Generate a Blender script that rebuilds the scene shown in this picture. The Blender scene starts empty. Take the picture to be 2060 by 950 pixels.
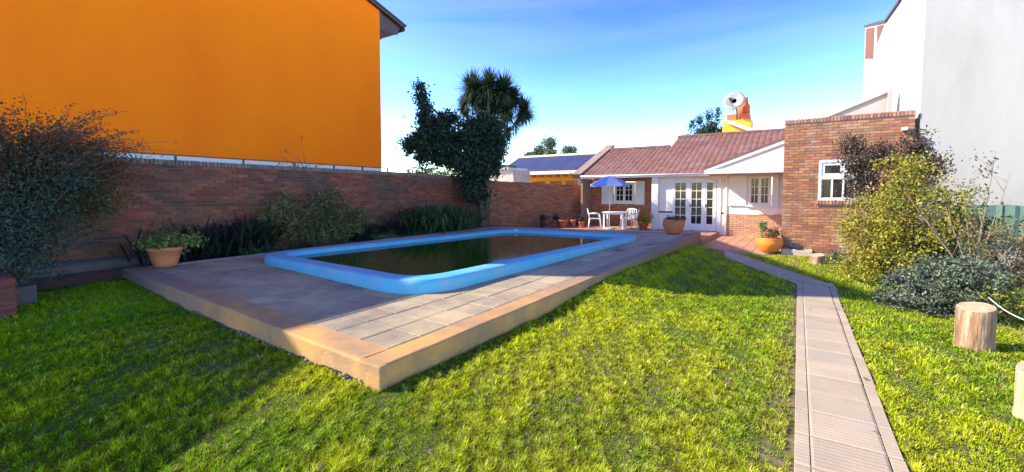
import bpy, bmesh, math, random
import numpy as np
from mathutils import Vector, Matrix, noise
random.seed(7)
rng = np.random.default_rng(7)
S = bpy.context.scene
COL = S.collection

# ------------------------------------------------------------------ camera
CAM = Vector((0, 0, 1.6)); YAW = math.radians(33.2); PITCH = math.radians(3.0)
cd = bpy.data.cameras.new('camera'); cam = bpy.data.objects.new('camera', cd); COL.objects.link(cam)
cam.location = CAM; cam.rotation_euler = (math.radians(90) - PITCH, 0, YAW)
cd.sensor_width = 36; cd.lens = 36 * 880 / 2060; cd.shift_y = -39.0 / 2060
cd.clip_start = 0.05; cd.clip_end = 3000
S.camera = cam

# ------------------------------------------------------------------ light
SUN_EL = math.radians(35); trav = Vector((0.88, 0.475, 0)).normalized()
SUN_DIR = Vector((-trav.x * math.cos(SUN_EL), -trav.y * math.cos(SUN_EL), math.sin(SUN_EL)))
w = bpy.data.worlds.new("World"); S.world = w; w.use_nodes = True
nt = w.node_tree; nt.nodes.clear()
wo = nt.nodes.new('ShaderNodeOutputWorld'); bg = nt.nodes.new('ShaderNodeBackground'); bg.inputs[1].default_value = 0.145
sky = nt.nodes.new('ShaderNodeTexSky'); sky.sky_type = 'NISHITA'; sky.sun_disc = False
sky.sun_elevation = SUN_EL; sky.sun_rotation = math.atan2(SUN_DIR.x, SUN_DIR.y)
sky.air_density = 1.0; sky.dust_density = 0.2; sky.ozone_density = 1.6
hs = nt.nodes.new('ShaderNodeHueSaturation'); hs.inputs['Saturation'].default_value = 1.0; hs.inputs['Hue'].default_value = 0.511
# thin streaky cirrus, all round the sky
tc = nt.nodes.new('ShaderNodeTexCoord'); mp = nt.nodes.new('ShaderNodeMapping'); mp.inputs['Scale'].default_value = (1.1, 1.1, 7.0)
mp.inputs['Rotation'].default_value = (0.18, -0.12, 0.5)
nz = nt.nodes.new('ShaderNodeTexNoise'); nz.inputs['Scale'].default_value = 1.5; nz.inputs['Detail'].default_value = 7; nz.inputs['Roughness'].default_value = 0.55
nz.inputs['Distortion'].default_value = 0.6
cr = nt.nodes.new('ShaderNodeValToRGB'); cr.color_ramp.elements[0].position = 0.46; cr.color_ramp.elements[1].position = 0.88
cr.color_ramp.elements[1].color = (0.34, 0.34, 0.34, 1)
mx = nt.nodes.new('ShaderNodeMix'); mx.data_type = 'RGBA'; mx.inputs[7].default_value = (2.2, 2.7, 3.5, 1)
L = nt.links
L.new(tc.outputs['Generated'], mp.inputs[0]); L.new(mp.outputs[0], nz.inputs['Vector']); L.new(nz.outputs[0], cr.inputs[0])
L.new(sky.outputs[0], hs.inputs['Color']); gm = nt.nodes.new('ShaderNodeGamma'); gm.inputs[1].default_value = 2.2; sc_ = nt.nodes.new('ShaderNodeVectorMath'); sc_.operation = 'SCALE'; sc_.inputs[3].default_value = 0.215
L.new(hs.outputs[0], gm.inputs[0]); L.new(gm.outputs[0], sc_.inputs[0]); L.new(sc_.outputs[0], mx.inputs[6]); L.new(cr.outputs[0], mx.inputs[0])
L.new(mx.outputs[2], bg.inputs[0]); L.new(bg.outputs[0], wo.inputs[0])
sd = bpy.data.lights.new('sun', 'SUN'); sd.energy = 4.2; sd.angle = math.radians(0.6); sd.color = (1.0, 0.90, 0.71)
so = bpy.data.objects.new('sun', sd); COL.objects.link(so); so.rotation_euler = SUN_DIR.to_track_quat('Z', 'Y').to_euler(); so.location = (-8, -6, 12)
S.view_settings.view_transform = 'Standard'; S.view_settings.look = 'None'; S.view_settings.gamma = 1.0
S.view_settings.exposure = 1.40

# ------------------------------------------------------------------ materials
def mat(name, c1, c2=None, scale=3.0, rough=0.8, bump=0.0, bscale=40.0, island=0.0, spec=0.5, metallic=0.0, c3=None, s3=0.6, stretch=(1, 1, 1),
        trans=0.0, attr=None, rib=None, detail=6.0, t3=(0.48, 0.62)):
    m = bpy.data.materials.new(name); m.use_nodes = True; n = m.node_tree; N = n.nodes; K = n.links
    b = N['Principled BSDF']; out = N['Material Output']
    b.inputs['Roughness'].default_value = rough; b.inputs['Metallic'].default_value = metallic; b.inputs['Specular IOR Level'].default_value = spec
    g = N.new('ShaderNodeNewGeometry'); mpp = N.new('ShaderNodeMapping'); mpp.inputs['Scale'].default_value = stretch
    K.new(g.outputs['Position'], mpp.inputs[0])
    c2 = c2 or c1
    t = N.new('ShaderNodeTexNoise'); t.inputs['Scale'].default_value = scale; t.inputs['Detail'].default_value = detail; t.inputs['Roughness'].default_value = 0.62
    K.new(mpp.outputs[0], t.inputs['Vector'])
    r = N.new('ShaderNodeMapRange'); r.inputs[1].default_value = 0.32; r.inputs[2].default_value = 0.68; K.new(t.outputs[0], r.inputs[0])
    mm = N.new('ShaderNodeMix'); mm.data_type = 'RGBA'; mm.inputs[6].default_value = (*c1, 1); mm.inputs[7].default_value = (*c2, 1)
    if attr:
        a = N.new('ShaderNodeAttribute'); a.attribute_name = attr; K.new(a.outputs['Color'], mm.inputs[6])
        mm.inputs[0].default_value = 0.0; col = mm.outputs[2]
    else:
        K.new(r.outputs[0], mm.inputs[0]); col = mm.outputs[2]
    if c3:
        t3n = N.new('ShaderNodeTexNoise'); t3n.inputs['Scale'].default_value = s3; t3n.inputs['Detail'].default_value = 8; t3n.inputs['Roughness'].default_value = 0.68
        K.new(mpp.outputs[0], t3n.inputs['Vector'])
        r3 = N.new('ShaderNodeMapRange'); r3.inputs[1].default_value = t3[0]; r3.inputs[2].default_value = t3[1]; K.new(t3n.outputs[0], r3.inputs[0])
        m3 = N.new('ShaderNodeMix'); m3.data_type = 'RGBA'; m3.inputs[7].default_value = (*c3, 1); K.new(r3.outputs[0], m3.inputs[0]); K.new(col, m3.inputs[6]); col = m3.outputs[2]
    if island:
        oi = N.new('ShaderNodeObjectInfo')
        ad = N.new('ShaderNodeMath'); ad.operation = 'ADD'; K.new(g.outputs['Random Per Island'], ad.inputs[0]); K.new(oi.outputs['Random'], ad.inputs[1])
        fr = N.new('ShaderNodeMath'); fr.operation = 'FRACT'; K.new(ad.outputs[0], fr.inputs[0])
        ra = N.new('ShaderNodeMapRange'); ra.inputs[3].default_value = 1 - island; ra.inputs[4].default_value = 1 + island; K.new(fr.outputs[0], ra.inputs[0])
        f2 = N.new('ShaderNodeMath'); f2.operation = 'MULTIPLY_ADD'; f2.inputs[1].default_value = 7.31; f2.inputs[2].default_value = 0.17; K.new(fr.outputs[0], f2.inputs[0])
        f3 = N.new('ShaderNodeMath'); f3.operation = 'FRACT'; K.new(f2.outputs[0], f3.inputs[0])
        rh = N.new('ShaderNodeMapRange'); rh.inputs[3].default_value = 0.5 - island * 0.05; rh.inputs[4].default_value = 0.5 + island * 0.05; K.new(f3.outputs[0], rh.inputs[0])
        h = N.new('ShaderNodeHueSaturation'); K.new(col, h.inputs['Color']); K.new(ra.outputs[0], h.inputs['Value']); K.new(rh.outputs[0], h.inputs['Hue']); col = h.outputs[0]
    K.new(col, b.inputs['Base Color'])
    if bump or rib:
        bp = N.new('ShaderNodeBump'); bp.inputs['Strength'].default_value = 0.6; bp.inputs['Distance'].default_value = bump or 0.002
        tb = N.new('ShaderNodeTexNoise'); tb.inputs['Scale'].default_value = bscale; tb.inputs['Detail'].default_value = 5; K.new(mpp.outputs[0], tb.inputs['Vector'])
        hgt = tb.outputs[0]
        if rib:
            wv = N.new('ShaderNodeTexWave'); wv.bands_direction = rib[0]; wv.inputs['Scale'].default_value = rib[1]; wv.inputs['Distortion'].default_value = 0.0
            K.new(g.outputs['Position'], wv.inputs['Vector'])
            mu = N.new('ShaderNodeMath'); mu.operation = 'MULTIPLY_ADD'; mu.inputs[1].default_value = rib[2]; K.new(wv.outputs[0], mu.inputs[0]); K.new(tb.outputs[0], mu.inputs[2]); hgt = mu.outputs[0]
        K.new(hgt, bp.inputs['Height']); K.new(bp.outputs[0], b.inputs['Normal'])
    if trans:
        tr = N.new('ShaderNodeBsdfTranslucent'); ms = N.new('ShaderNodeMixShader'); ms.inputs[0].default_value = trans
        K.new(col, tr.inputs[0]); K.new(b.outputs[0], ms.inputs[1]); K.new(tr.outputs[0], ms.inputs[2]); K.new(ms.outputs[0], out.inputs[0])
    return m

BRICK = mat('brick_clay', (0.46, 0.15, 0.085), (0.62, 0.27, 0.15), 2.2, 0.85, 0.0, 70, 0.30, c3=(0.42, 0.31, 0.25), s3=1.4, t3=(0.52, 0.72))
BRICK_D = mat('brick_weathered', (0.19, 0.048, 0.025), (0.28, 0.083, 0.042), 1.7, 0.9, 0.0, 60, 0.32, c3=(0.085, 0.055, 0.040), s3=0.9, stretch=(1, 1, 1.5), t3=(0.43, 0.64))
BRICK_C = mat('brick_whitewashed', (0.52, 0.31, 0.18), (0.46, 0.24, 0.14), 3, 0.85, 0.0, 70, 0.16)
MORTAR = mat('mortar', (0.15, 0.10, 0.08), (0.11, 0.075, 0.06), 3, 0.95, 0.003, 60)
MORTAR_L = mat('mortar_pale', (0.37, 0.29, 0.22), (0.29, 0.225, 0.17), 3, 0.95, 0.003, 60)
SOIL = mat('soil', (0.075, 0.05, 0.03), (0.14, 0.10, 0.06), 5, 0.95, 0.02, 25)
LAWNG = mat('lawn_soil', (0.085, 0.075, 0.022), (0.20, 0.15, 0.075), 14, 0.95, 0.02, 40, c3=(0.07, 0.10, 0.012), s3=5)
BLADE = mat('grass_blade', (0.1, 0.2, 0.02), attr='col', rough=0.6, trans=0.35, spec=0.08)
TILE = mat('ribbed_tile', (0.42, 0.325, 0.19), (0.31, 0.245, 0.15), 2.6, 0.85, 0.004, 45, 0.12, rib=('X', 5.2, .8), c3=(0.19, 0.155, 0.125), s3=1.1, t3=(0.46, 0.68))
PATHT = mat('path_tile', (0.41, 0.32, 0.215), (0.33, 0.26, 0.18), 2.5, 0.85, 0.004, 60, 0.07, rib=('Y', 7.5, .8), c3=(0.33, 0.28, 0.22), s3=1.5, t3=(0.52, 0.72))
PATHJ = mat('path_joint', (0.60, 0.52, 0.45), (0.45, 0.38, 0.32), 6, 0.9, 0.002, 80)
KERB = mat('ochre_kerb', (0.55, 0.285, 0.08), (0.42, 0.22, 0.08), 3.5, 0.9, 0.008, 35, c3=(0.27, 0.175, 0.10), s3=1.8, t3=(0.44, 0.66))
_n = KERB.node_tree.nodes; _k = KERB.node_tree.links; _b = _n['Principled BSDF']; _c = _b.inputs['Base Color'].links[0].from_socket
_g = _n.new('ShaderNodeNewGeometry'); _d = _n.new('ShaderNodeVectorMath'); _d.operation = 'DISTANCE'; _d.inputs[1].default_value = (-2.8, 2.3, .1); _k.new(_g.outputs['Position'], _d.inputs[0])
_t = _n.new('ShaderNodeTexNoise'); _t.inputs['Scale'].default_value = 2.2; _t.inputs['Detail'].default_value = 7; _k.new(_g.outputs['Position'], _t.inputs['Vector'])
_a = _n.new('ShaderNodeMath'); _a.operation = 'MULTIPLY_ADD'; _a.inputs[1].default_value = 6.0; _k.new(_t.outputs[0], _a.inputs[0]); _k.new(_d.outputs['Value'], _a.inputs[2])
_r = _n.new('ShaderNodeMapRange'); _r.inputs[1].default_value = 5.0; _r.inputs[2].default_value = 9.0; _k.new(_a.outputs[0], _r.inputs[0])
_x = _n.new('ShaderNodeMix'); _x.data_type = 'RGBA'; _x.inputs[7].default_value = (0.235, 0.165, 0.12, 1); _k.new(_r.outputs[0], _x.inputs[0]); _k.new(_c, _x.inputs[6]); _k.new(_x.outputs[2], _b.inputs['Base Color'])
CONC = mat('concrete', (0.28, 0.26, 0.24), (0.40, 0.37, 0.33), 3, 0.9, 0.005, 30, island=0.12)
RIM = mat('pool_blue', (0.05, 0.36, 0.55), (0.09, 0.40, 0.59), 1.5, 0.6, 0.003, 30, c3=(0.22, 0.38, 0.46), s3=2.9, t3=(0.44, 0.68))
SHELL = mat('pool_shell', (0.04, 0.16, 0.25), (0.03, 0.10, 0.10), 2, 0.6)
ORANGE = mat('orange_render', (0.99, 0.215, 0.008), (0.97, 0.20, 0.008), 0.4, 0.95, 0.008, 6, spec=0.05, c3=(0.90, 0.165, 0.008), s3=0.35, t3=(0.45, 0.75), stretch=(1, 1, 0.5))
WHITE = mat('white_paint', (0.70, 0.69, 0.65), (0.64, 0.63, 0.59), 1.0, 0.7, 0.002, 30)
WHITE_W = mat('white_render', (0.42, 0.395, 0.345), (0.38, 0.355, 0.31), 0.6, 0.9, 0.012, 5, c3=(0.33, 0.305, 0.265), s3=1.0, t3=(0.46, 0.80), stretch=(1, 1, 0.35))
CREAM = mat('cream_render', (0.76, 0.70, 0.61), (0.72, 0.66, 0.57), 0.8, 0.8, 0.002, 30)
ROOFT = mat('clay_roof_tile', (0.145, 0.058, 0.042), (0.19, 0.08, 0.06), 1.0, 0.75, 0.002, 50, 0.14, c3=(0.17, 0.10, 0.085), s3=1.5)
DARKW = mat('dark_timber', (0.055, 0.03, 0.035), (0.09, 0.05, 0.05), 4, 0.7)
GLASS = mat('window_glass', (0.012, 0.011, 0.011), (0.035, 0.03, 0.028), 3, 0.10, spec=0.25)
PLASTIC = mat('white_plastic', (0.82, 0.81, 0.78), (0.78, 0.77, 0.74), 3, 0.4)
TERRA = mat('terracotta', (0.48, 0.135, 0.045), (0.40, 0.12, 0.045), 5, 0.8, 0.002, 50, c3=(0.44, 0.20, 0.10), s3=5, t3=(0.5, 0.8))
TERRA_B = mat('bright_orange_clay', (0.85, 0.25, 0.03), (0.78, 0.22, 0.03), 5, 0.6, 0.001, 50)
TERRACE = mat('terrace_tile', (0.44, 0.215, 0.13), (0.38, 0.18, 0.11), 3, 0.6, 0.001, 50, 0.14)
BARK = mat('bark', (0.10, 0.075, 0.055), (0.18, 0.14, 0.10), 10, 0.95, 0.01, 30)
TWIG = mat('pale_twig', (0.30, 0.22, 0.14), (0.20, 0.14, 0.09), 8, 0.9)
STUMPB = mat('stump_side', (0.36, 0.20, 0.10), (0.14, 0.08, 0.045), 8, 0.9, 0.025, 14, stretch=(4, 4, 0.45), c3=(0.42, 0.31, 0.20), s3=3, t3=(0.5, 0.6))
STUMPT = mat('stump_top', (0.50, 0.38, 0.23), (0.36, 0.25, 0.14), 14, 0.95, 0.003, 60, c3=(0.22, 0.15, 0.09), s3=9, t3=(.5, .7))
METAL = mat('dark_metal', (0.06, 0.05, 0.05), (0.12, 0.07, 0.05), 8, 0.6, metallic=0.3)
SOLAR = mat('solar_collector', (0.03, 0.035, 0.08), (0.045, 0.05, 0.10), 1, 0.45)
YELLOW = mat('yellow_render', (0.90, 0.42, 0.02), (0.86, 0.38, 0.02), 1, 0.75)
YELPALE = mat('pale_yellow_trim', (0.82, 0.68, 0.28), (0.76, 0.62, 0.26), 1, 0.75)
BEIGE = mat('beige_render', (0.46, 0.36, 0.30), (0.38, 0.29, 0.25), 1.5, 0.85, 0.003, 30, c3=(0.52, 0.44, 0.38), s3=2)
GREENF = mat('green_mesh', (0.075, 0.17, 0.115), (0.13, 0.22, 0.155), 1.5, 0.8, 0.006, 20, stretch=(3, 3, 0.6), c3=(0.15, 0.21, 0.14), s3=1.2)
LOWALL = mat('stained_render', (0.30, 0.29, 0.21), (0.24, 0.21, 0.14), 2, 0.9, 0.004, 30, c3=(0.42, 0.40, 0.33), s3=2)
UMB_A = mat('umbrella_lavender', (0.62, 0.66, 0.88), (0.58, 0.62, 0.86), 3, 0.7, trans=0.25)
UMB_B = mat('umbrella_blue', (0.22, 0.33, 0.74), (0.20, 0.30, 0.70), 3, 0.7, trans=0.25)
DISH = mat('dish_grey', (0.27, 0.26, 0.23), (0.19, 0.18, 0.16), 6, 0.6)
REDCL = mat('chimney_red', (0.72, 0.16, 0.06), (0.60, 0.14, 0.06), 6, 0.8)
BLACK = mat('black_plastic', (0.02, 0.02, 0.022), rough=0.4)
BLUEP = mat('blue_plastic', (0.05, 0.12, 0.36), rough=0.4)
ROPE = mat('white_rope', (0.72, 0.70, 0.64), (0.6, 0.58, 0.5), 20, 0.9)
def leafm(name, a, b, isl=0.45, c3=None, tr=0.25, rough=0.55, s3=1.5, spec=0.35):
    return mat(name, a, b, 1.6, rough, 0, 30, isl, trans=tr, c3=c3, s3=s3, spec=spec)
LF_DARK = leafm('leaf_dark', (0.018, 0.040, 0.022), (0.030, 0.062, 0.030), 0.5, tr=0.12, rough=0.42)
LF_PALM = leafm('leaf_palm', (0.035, 0.070, 0.035), (0.065, 0.10, 0.04), 0.4, tr=0.2)
LF_AGA = leafm('leaf_strap', (0.035, 0.08, 0.025), (0.07, 0.13, 0.04), 0.45, tr=0.15)
LF_VAR = leafm('leaf_variegated', (0.085, 0.10, 0.03), (0.20, 0.19, 0.07), 0.6, tr=0.2, s3=6)
LF_NIGHT = leafm('leaf_blackish', (0.014, 0.022, 0.018), (0.022, 0.034, 0.022), 0.5, tr=0.08)
LF_BLUE = leafm('leaf_bluegreen', (0.035, 0.060, 0.055), (0.055, 0.080, 0.045), 0.5, tr=0.15)
LF_OLIVE = leafm('leaf_olive', (0.07, 0.075, 0.025), (0.11, 0.09, 0.03), 0.5, tr=0.2)
LF_RUST = leafm('leaf_rust', (0.15, 0.065, 0.025), (0.10, 0.055, 0.025), 0.5, tr=0.25)
LF_YEL = leafm('leaf_yellowgreen', (0.36, 0.33, 0.035), (0.17, 0.21, 0.03), 0.6, c3=(0.46, 0.34, 0.04), tr=0.35, s3=5)
LF_WINE = leafm('leaf_wine', (0.085, 0.055, 0.040), (0.14, 0.075, 0.05), 0.5, c3=(0.05, 0.06, 0.03), tr=0.2)
LF_GREY = leafm('leaf_greygreen', (0.10, 0.135, 0.075), (0.16, 0.18, 0.12), 0.6, c3=(0.05, 0.065, 0.05), tr=0.15, s3=3)
LF_SPRING = leafm('leaf_fresh', (0.14, 0.22, 0.05), (0.20, 0.26, 0.07), 0.45, tr=0.3)
LF_DRY = leafm('leaf_dry', (0.28, 0.20, 0.09), (0.20, 0.19, 0.06), 0.5, tr=0.3)
LF_FAR = leafm('leaf_far', (0.10, 0.13, 0.075), (0.16, 0.17, 0.09), 0.35, tr=0.15)

# ------------------------------------------------------------------ builders
class MB:
    def __init__(s): s.v = []; s.f = []; s.sm = []
    def add(s, verts, faces, smooth=False):
        o = len(s.v); s.v += [tuple(v) for v in verts]; s.f += [tuple(i + o for i in f) for f in faces]; s.sm += [smooth] * len(faces); return s
    def box(s, x0, y0, z0, x1, y1, z1):
        return s.add([(x0, y0, z0), (x1, y0, z0), (x1, y1, z0), (x0, y1, z0), (x0, y0, z1), (x1, y0, z1), (x1, y1, z1), (x0, y1, z1)],
                     [(0, 3, 2, 1), (4, 5, 6, 7), (0, 1, 5, 4), (1, 2, 6, 5), (2, 3, 7, 6), (3, 0, 4, 7)])
    def bbox(s, x0, y0, z0, x1, y1, z1, b=0.01):     # box with chamfered upper and side edges
        bm = bmesh.new(); bmesh.ops.create_cube(bm, size=1)
        for v in bm.verts: v.co = Vector(((x0 + x1) / 2 + v.co.x * (x1 - x0), (y0 + y1) / 2 + v.co.y * (y1 - y0), (z0 + z1) / 2 + v.co.z * (z1 - z0)))
        bmesh.ops.bevel(bm, geom=bm.edges[:], offset=b, segments=2, affect='EDGES', profile=0.6)
        bm.verts.index_update(); s.add([v.co.copy() for v in bm.verts], [[v.index for v in f.verts] for f in bm.faces]); bm.free(); return s
    def prism(s, pts, axis, a, b):                    # polygon pts in the plane across `axis`, extruded from a to b
        n = len(pts)
        def P(p, d): return (d, p[0], p[1]) if axis == 'x' else (p[0], d, p[1]) if axis == 'y' else (p[0], p[1], d)
        fs = [tuple(range(n)), tuple(reversed(range(n, 2 * n)))] + [(i, n + i, n + (i + 1) % n, (i + 1) % n) for i in range(n)]
        s.add([P(p, a) for p in pts] + [P(p, b) for p in pts], fs)
        return s
    def tube(s, pts, rad, n=7, cap=True):
        pts = [Vector(p) for p in pts]; rs = rad if isinstance(rad, (list, tuple)) else [rad] * len(pts)
        vs = []; prev = None
        for i, p in enumerate(pts):
            d = (pts[min(i + 1, len(pts) - 1)] - pts[max(i - 1, 0)]); d = d.normalized() if d.length > 1e-9 else Vector((0, 0, 1))
            if prev is None: a = d.orthogonal().normalized()
            else:
                a = prev - d * prev.dot(d); a = a.normalized() if a.length > 1e-6 else d.orthogonal().normalized()
            prev = a; b = d.cross(a)
            for k in range(n):
                t = 2 * math.pi * k / n; vs.append(p + (a * math.cos(t) + b * math.sin(t)) * rs[i])
        fs = [(i * n + k, i * n + (k + 1) % n, (i + 1) * n + (k + 1) % n, (i + 1) * n + k) for i in range(len(pts) - 1) for k in range(n)]
        if cap: fs += [tuple(reversed(range(n))), tuple(range((len(pts) - 1) * n, len(pts) * n))]
        return s.add(vs, fs, True)
    def lathe(s, prof, c=(0, 0, 0), n=28, wob=0.0):
        vs = []; m = len(prof)
        for k in range(n):
            t = 2 * math.pi * k / n
            q = 1 + wob * noise.noise(Vector((math.cos(t) * 1.7, math.sin(t) * 1.7, c[0] + c[1])))
            for r, z in prof: vs.append((c[0] + r * q * math.cos(t), c[1] + r * q * math.sin(t), c[2] + z))
        fs = [(k * m + i, ((k + 1) % n) * m + i, ((k + 1) % n) * m + i + 1, k * m + i + 1) for k in range(n) for i in range(m - 1)]
        return s.add(vs, fs, True)
    def build(s, name, m, parent=None):
        me = bpy.data.meshes.new(name); me.from_pydata(s.v, [], s.f)
        me.polygons.foreach_set('use_smooth', s.sm); me.materials.append(m); me.update()
        o = bpy.data.objects.new(name, me); COL.objects.link(o)
        if parent: o.parent = parent
        return o

def npmesh(name, V, F, m, parent=None, smooth=False, col=None):       # V (n,3), F (k,c): all faces of c corners
    me = bpy.data.meshes.new(name); V = np.asarray(V, np.float32); F = np.asarray(F, np.int32); k, c = F.shape
    me.vertices.add(len(V)); me.vertices.foreach_set('co', V.ravel())
    me.loops.add(k * c); me.loops.foreach_set('vertex_index', F.ravel())
    me.polygons.add(k); me.polygons.foreach_set('loop_start', np.arange(0, k * c, c, dtype=np.int32)); me.polygons.foreach_set('loop_total', np.full(k, c, np.int32))
    me.polygons.foreach_set('use_smooth', np.full(k, smooth, bool))
    me.update(calc_edges=True)
    if col is not None:
        a = me.color_attributes.new('col', 'FLOAT_COLOR', 'POINT'); c4 = np.ones((len(V), 4), np.float32); c4[:, :3] = col; a.data.foreach_set('color', c4.ravel())
    me.materials.append(m)
    o = bpy.data.objects.new(name, me); COL.objects.link(o)
    if parent: o.parent = parent
    return o

def tag(o, label=None, cat=None, group=None, kind=None):
    if label: o['label'] = label
    if cat: o['category'] = cat
    if group: o['group'] = group
    if kind: o['kind'] = kind
    return o
def thing(name, label, cat, group=None, kind=None):
    o = bpy.data.objects.new(name, None); COL.objects.link(o); o.empty_display_size = 0.2
    return tag(o, label, cat, group, kind)
def rebase(root, loc):                         # put the Empty at the base of a thing whose parts were built in place
    root.location = loc
    for ch in root.children: ch.matrix_parent_inverse = Matrix.Translation(-Vector(loc))
def copy_tree(o, parent=None):
    c = o.copy(); COL.objects.link(c)
    if parent: c.parent = parent; c.matrix_parent_inverse = o.matrix_parent_inverse.copy()
    for ch in o.children: copy_tree(ch, c)
    return c

fwv = Vector((-math.sin(YAW), math.cos(YAW), 0)); rtv = Vector((math.cos(YAW), math.sin(YAW), 0))
def screen_size(p, size):
    d = Vector(p) - CAM; z = d.dot(fwv)
    if z < 0.3: return -1.0 / (1 + d.length)
    u = d.dot(rtv) / z; v = d.z / z
    s = size / z
    return s if abs(u) < 1.2 and -0.72 < v < 0.5 else s * 0.02
UNIT = [(-.5, -.5, -.5), (.5, -.5, -.5), (.5, .5, -.5), (-.5, .5, -.5), (-.5, -.5, .5), (.5, -.5, .5), (.5, .5, .5), (-.5, .5, .5)]
UF = [(0, 3, 2, 1), (4, 5, 6, 7), (0, 1, 5, 4), (1, 2, 6, 5), (2, 3, 7, 6), (3, 0, 4, 7)]
def piece_mesh(name, m, kind='box'):
    b = MB()
    if kind == 'box': b.add(UNIT, UF)
    elif kind == 'soft':
        e = 0.46
        b.add([(-.5, -.5, -.5), (.5, -.5, -.5), (.5, .5, -.5), (-.5, .5, -.5), (-.5, -.5, .3), (.5, -.5, .3), (.5, .5, .3), (-.5, .5, .3), (-e, -e, .5), (e, -e, .5), (e, e, .5), (-e, e, .5)],
              [(0, 3, 2, 1), (0, 1, 5, 4), (1, 2, 6, 5), (2, 3, 7, 6), (3, 0, 4, 7), (4, 5, 9, 8), (5, 6, 10, 9), (6, 7, 11, 10), (7, 4, 8, 11), (8, 9, 10, 11)])
    elif kind == 'barrel':                      # roof tile: a low curved pan with thickness at its lower edge, x across, y down the slope
        n = 6; v = []; f = []
        for j, y in enumerate((-.5, .5)):
            for i in range(n + 1):
                x = -.5 + i / n; v.append((x, y, 0.45 * math.sin(math.pi * i / n) ** 0.8 - 0.1))
        for i in range(n + 1): v.append((-.5 + i / n, -.5, 0.45 * math.sin(math.pi * i / n) ** 0.8 - 0.55))
        f += [(i, i + 1, n + 2 + i, n + 1 + i) for i in range(n)]
        f += [(2 * n + 2 + i, 2 * n + 3 + i, i + 1, i) for i in range(n)]
        b.add(v, f)
    me = bpy.data.meshes.new(name); me.from_pydata(b.v, [], b.f); me.materials.append(m); me.polygons.foreach_set('use_smooth', [kind == 'barrel'] * len(b.f)); me.update()
    return me
def pieces(parent, name, mesh, items, stuff_name, limit=300, inv=None):
    """items: world matrices; the `limit` that show largest become objects sharing `mesh`, the rest one joined part"""
    items = sorted(items, key=lambda M: -screen_size(M.translation, (M.to_3x3().determinant() ** 2) ** (1 / 6)))
    for M in items[:limit]:
        o = bpy.data.objects.new(name, mesh); COL.objects.link(o); o.parent = parent; o.matrix_basis = M
    rest = items[limit:]
    if rest:
        V = np.array([v.co[:] for v in mesh.vertices]); V1 = np.c_[V, np.ones(len(V))]
        A = np.array([np.array(M) for M in rest])
        W = np.einsum('nij,vj->nvi', A, V1)[:, :, :3].reshape(-1, 3)
        fs = [tuple(p.vertices) for p in mesh.polygons]; nv = len(V)
        if all(len(q) == 4 for q in fs):
            F = (np.array(fs)[None] + (np.arange(len(rest)) * nv)[:, None, None]).reshape(-1, 4)
            o = npmesh(stuff_name, W, F, mesh.materials[0], parent)
            o['kind'] = 'stuff'

def TRS(p, s, rz=0.0, ry=0.0, rx=0.0):
    return Matrix.Translation(p) @ Matrix.Rotation(rz, 4, 'Z') @ Matrix.Rotation(ry, 4, 'Y') @ Matrix.Rotation(rx, 4, 'X') @ Matrix.Diagonal((*s, 1))

def brickwork(parent, p0, p1, z0, ztop, mesh, openings=(), face=1, depth=0.10, bl=0.235, bh=0.062, j=0.014, limit=300, stuff='brick_field', jit=0.005, rnd=random):
    """running bond from p0 to p1 (xy). ztop(s) gives the wall's top. openings: (s0,s1,z0,z1). `face`: side the bricks stand proud on"""
    p0 = Vector(p0); p1 = Vector(p1); d = (p1 - p0); Lg = d.length; d.normalize(); nrm = Vector((d.y, -d.x)) * face; ang = math.atan2(d.y, d.x)
    items = []; k = 0; z = z0
    zmax = max(ztop(0), ztop(Lg))
    while z + bh < zmax + 0.01:
        zc = z + bh / 2
        s = -((k % 2) * (bl + j) / 2) - rnd.random() * 0.01
        spans = []
        while s < Lg:
            spans.append([max(s, 0), min(s + bl, Lg)]); s += bl + j
        for (a, b, c, e) in openings:
            if c < zc + bh / 2 and e > zc - bh / 2:
                ns = []
                for q in spans:
                    if q[1] <= a or q[0] >= b: ns.append(q)
                    else:
                        if q[0] < a: ns.append([q[0], a])
                        if q[1] > b: ns.append([b, q[1]])
                spans = ns
        for q in spans:
            if q[1] - q[0] < 0.035: continue
            sm = (q[0] + q[1]) / 2
            if z + bh > ztop(sm): continue
            off = (rnd.random() - .5) * jit
            c = p0 + d * sm + nrm * (off - depth / 2)
            items.append(TRS((c.x, c.y, zc + (rnd.random() - .5) * 0.002), (q[1] - q[0] - rnd.random() * 0.004, depth, bh - rnd.random() * 0.003), ang))
        z += bh + j; k += 1
    pieces(parent, 'brick', mesh, items, stuff, limit)

BM_CLAY = piece_mesh('brick', BRICK); BM_DARK = piece_mesh('brick', BRICK_D); BM_CREAM = piece_mesh('brick', BRICK_C)

def wall_y(mb, x0, x1, z0, z1, y0, y1, ops=()):
    """wall across X between y0 and y1 with rectangular openings (xa,xb,za,zb), made of butted boxes"""
    xs = sorted({x0, x1, *[o[0] for o in ops], *[o[1] for o in ops]}); zs = sorted({z0, z1, *[o[2] for o in ops], *[o[3] for o in ops]})
    def vid(i, k, y): return None
    for i in range(len(xs) - 1):
        runs = []
        for k in range(len(zs) - 1):
            xm = (xs[i] + xs[i + 1]) / 2; zm = (zs[k] + zs[k + 1]) / 2
            if any(o[0] < xm < o[1] and o[2] < zm < o[3] for o in ops): continue
            if runs and runs[-1][1] == zs[k]: runs[-1][1] = zs[k + 1]
            else: runs.append([zs[k], zs[k + 1]])
        for a, b in runs: mb.box(xs[i], y0, a, xs[i + 1], y1, b)
    return mb

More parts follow.
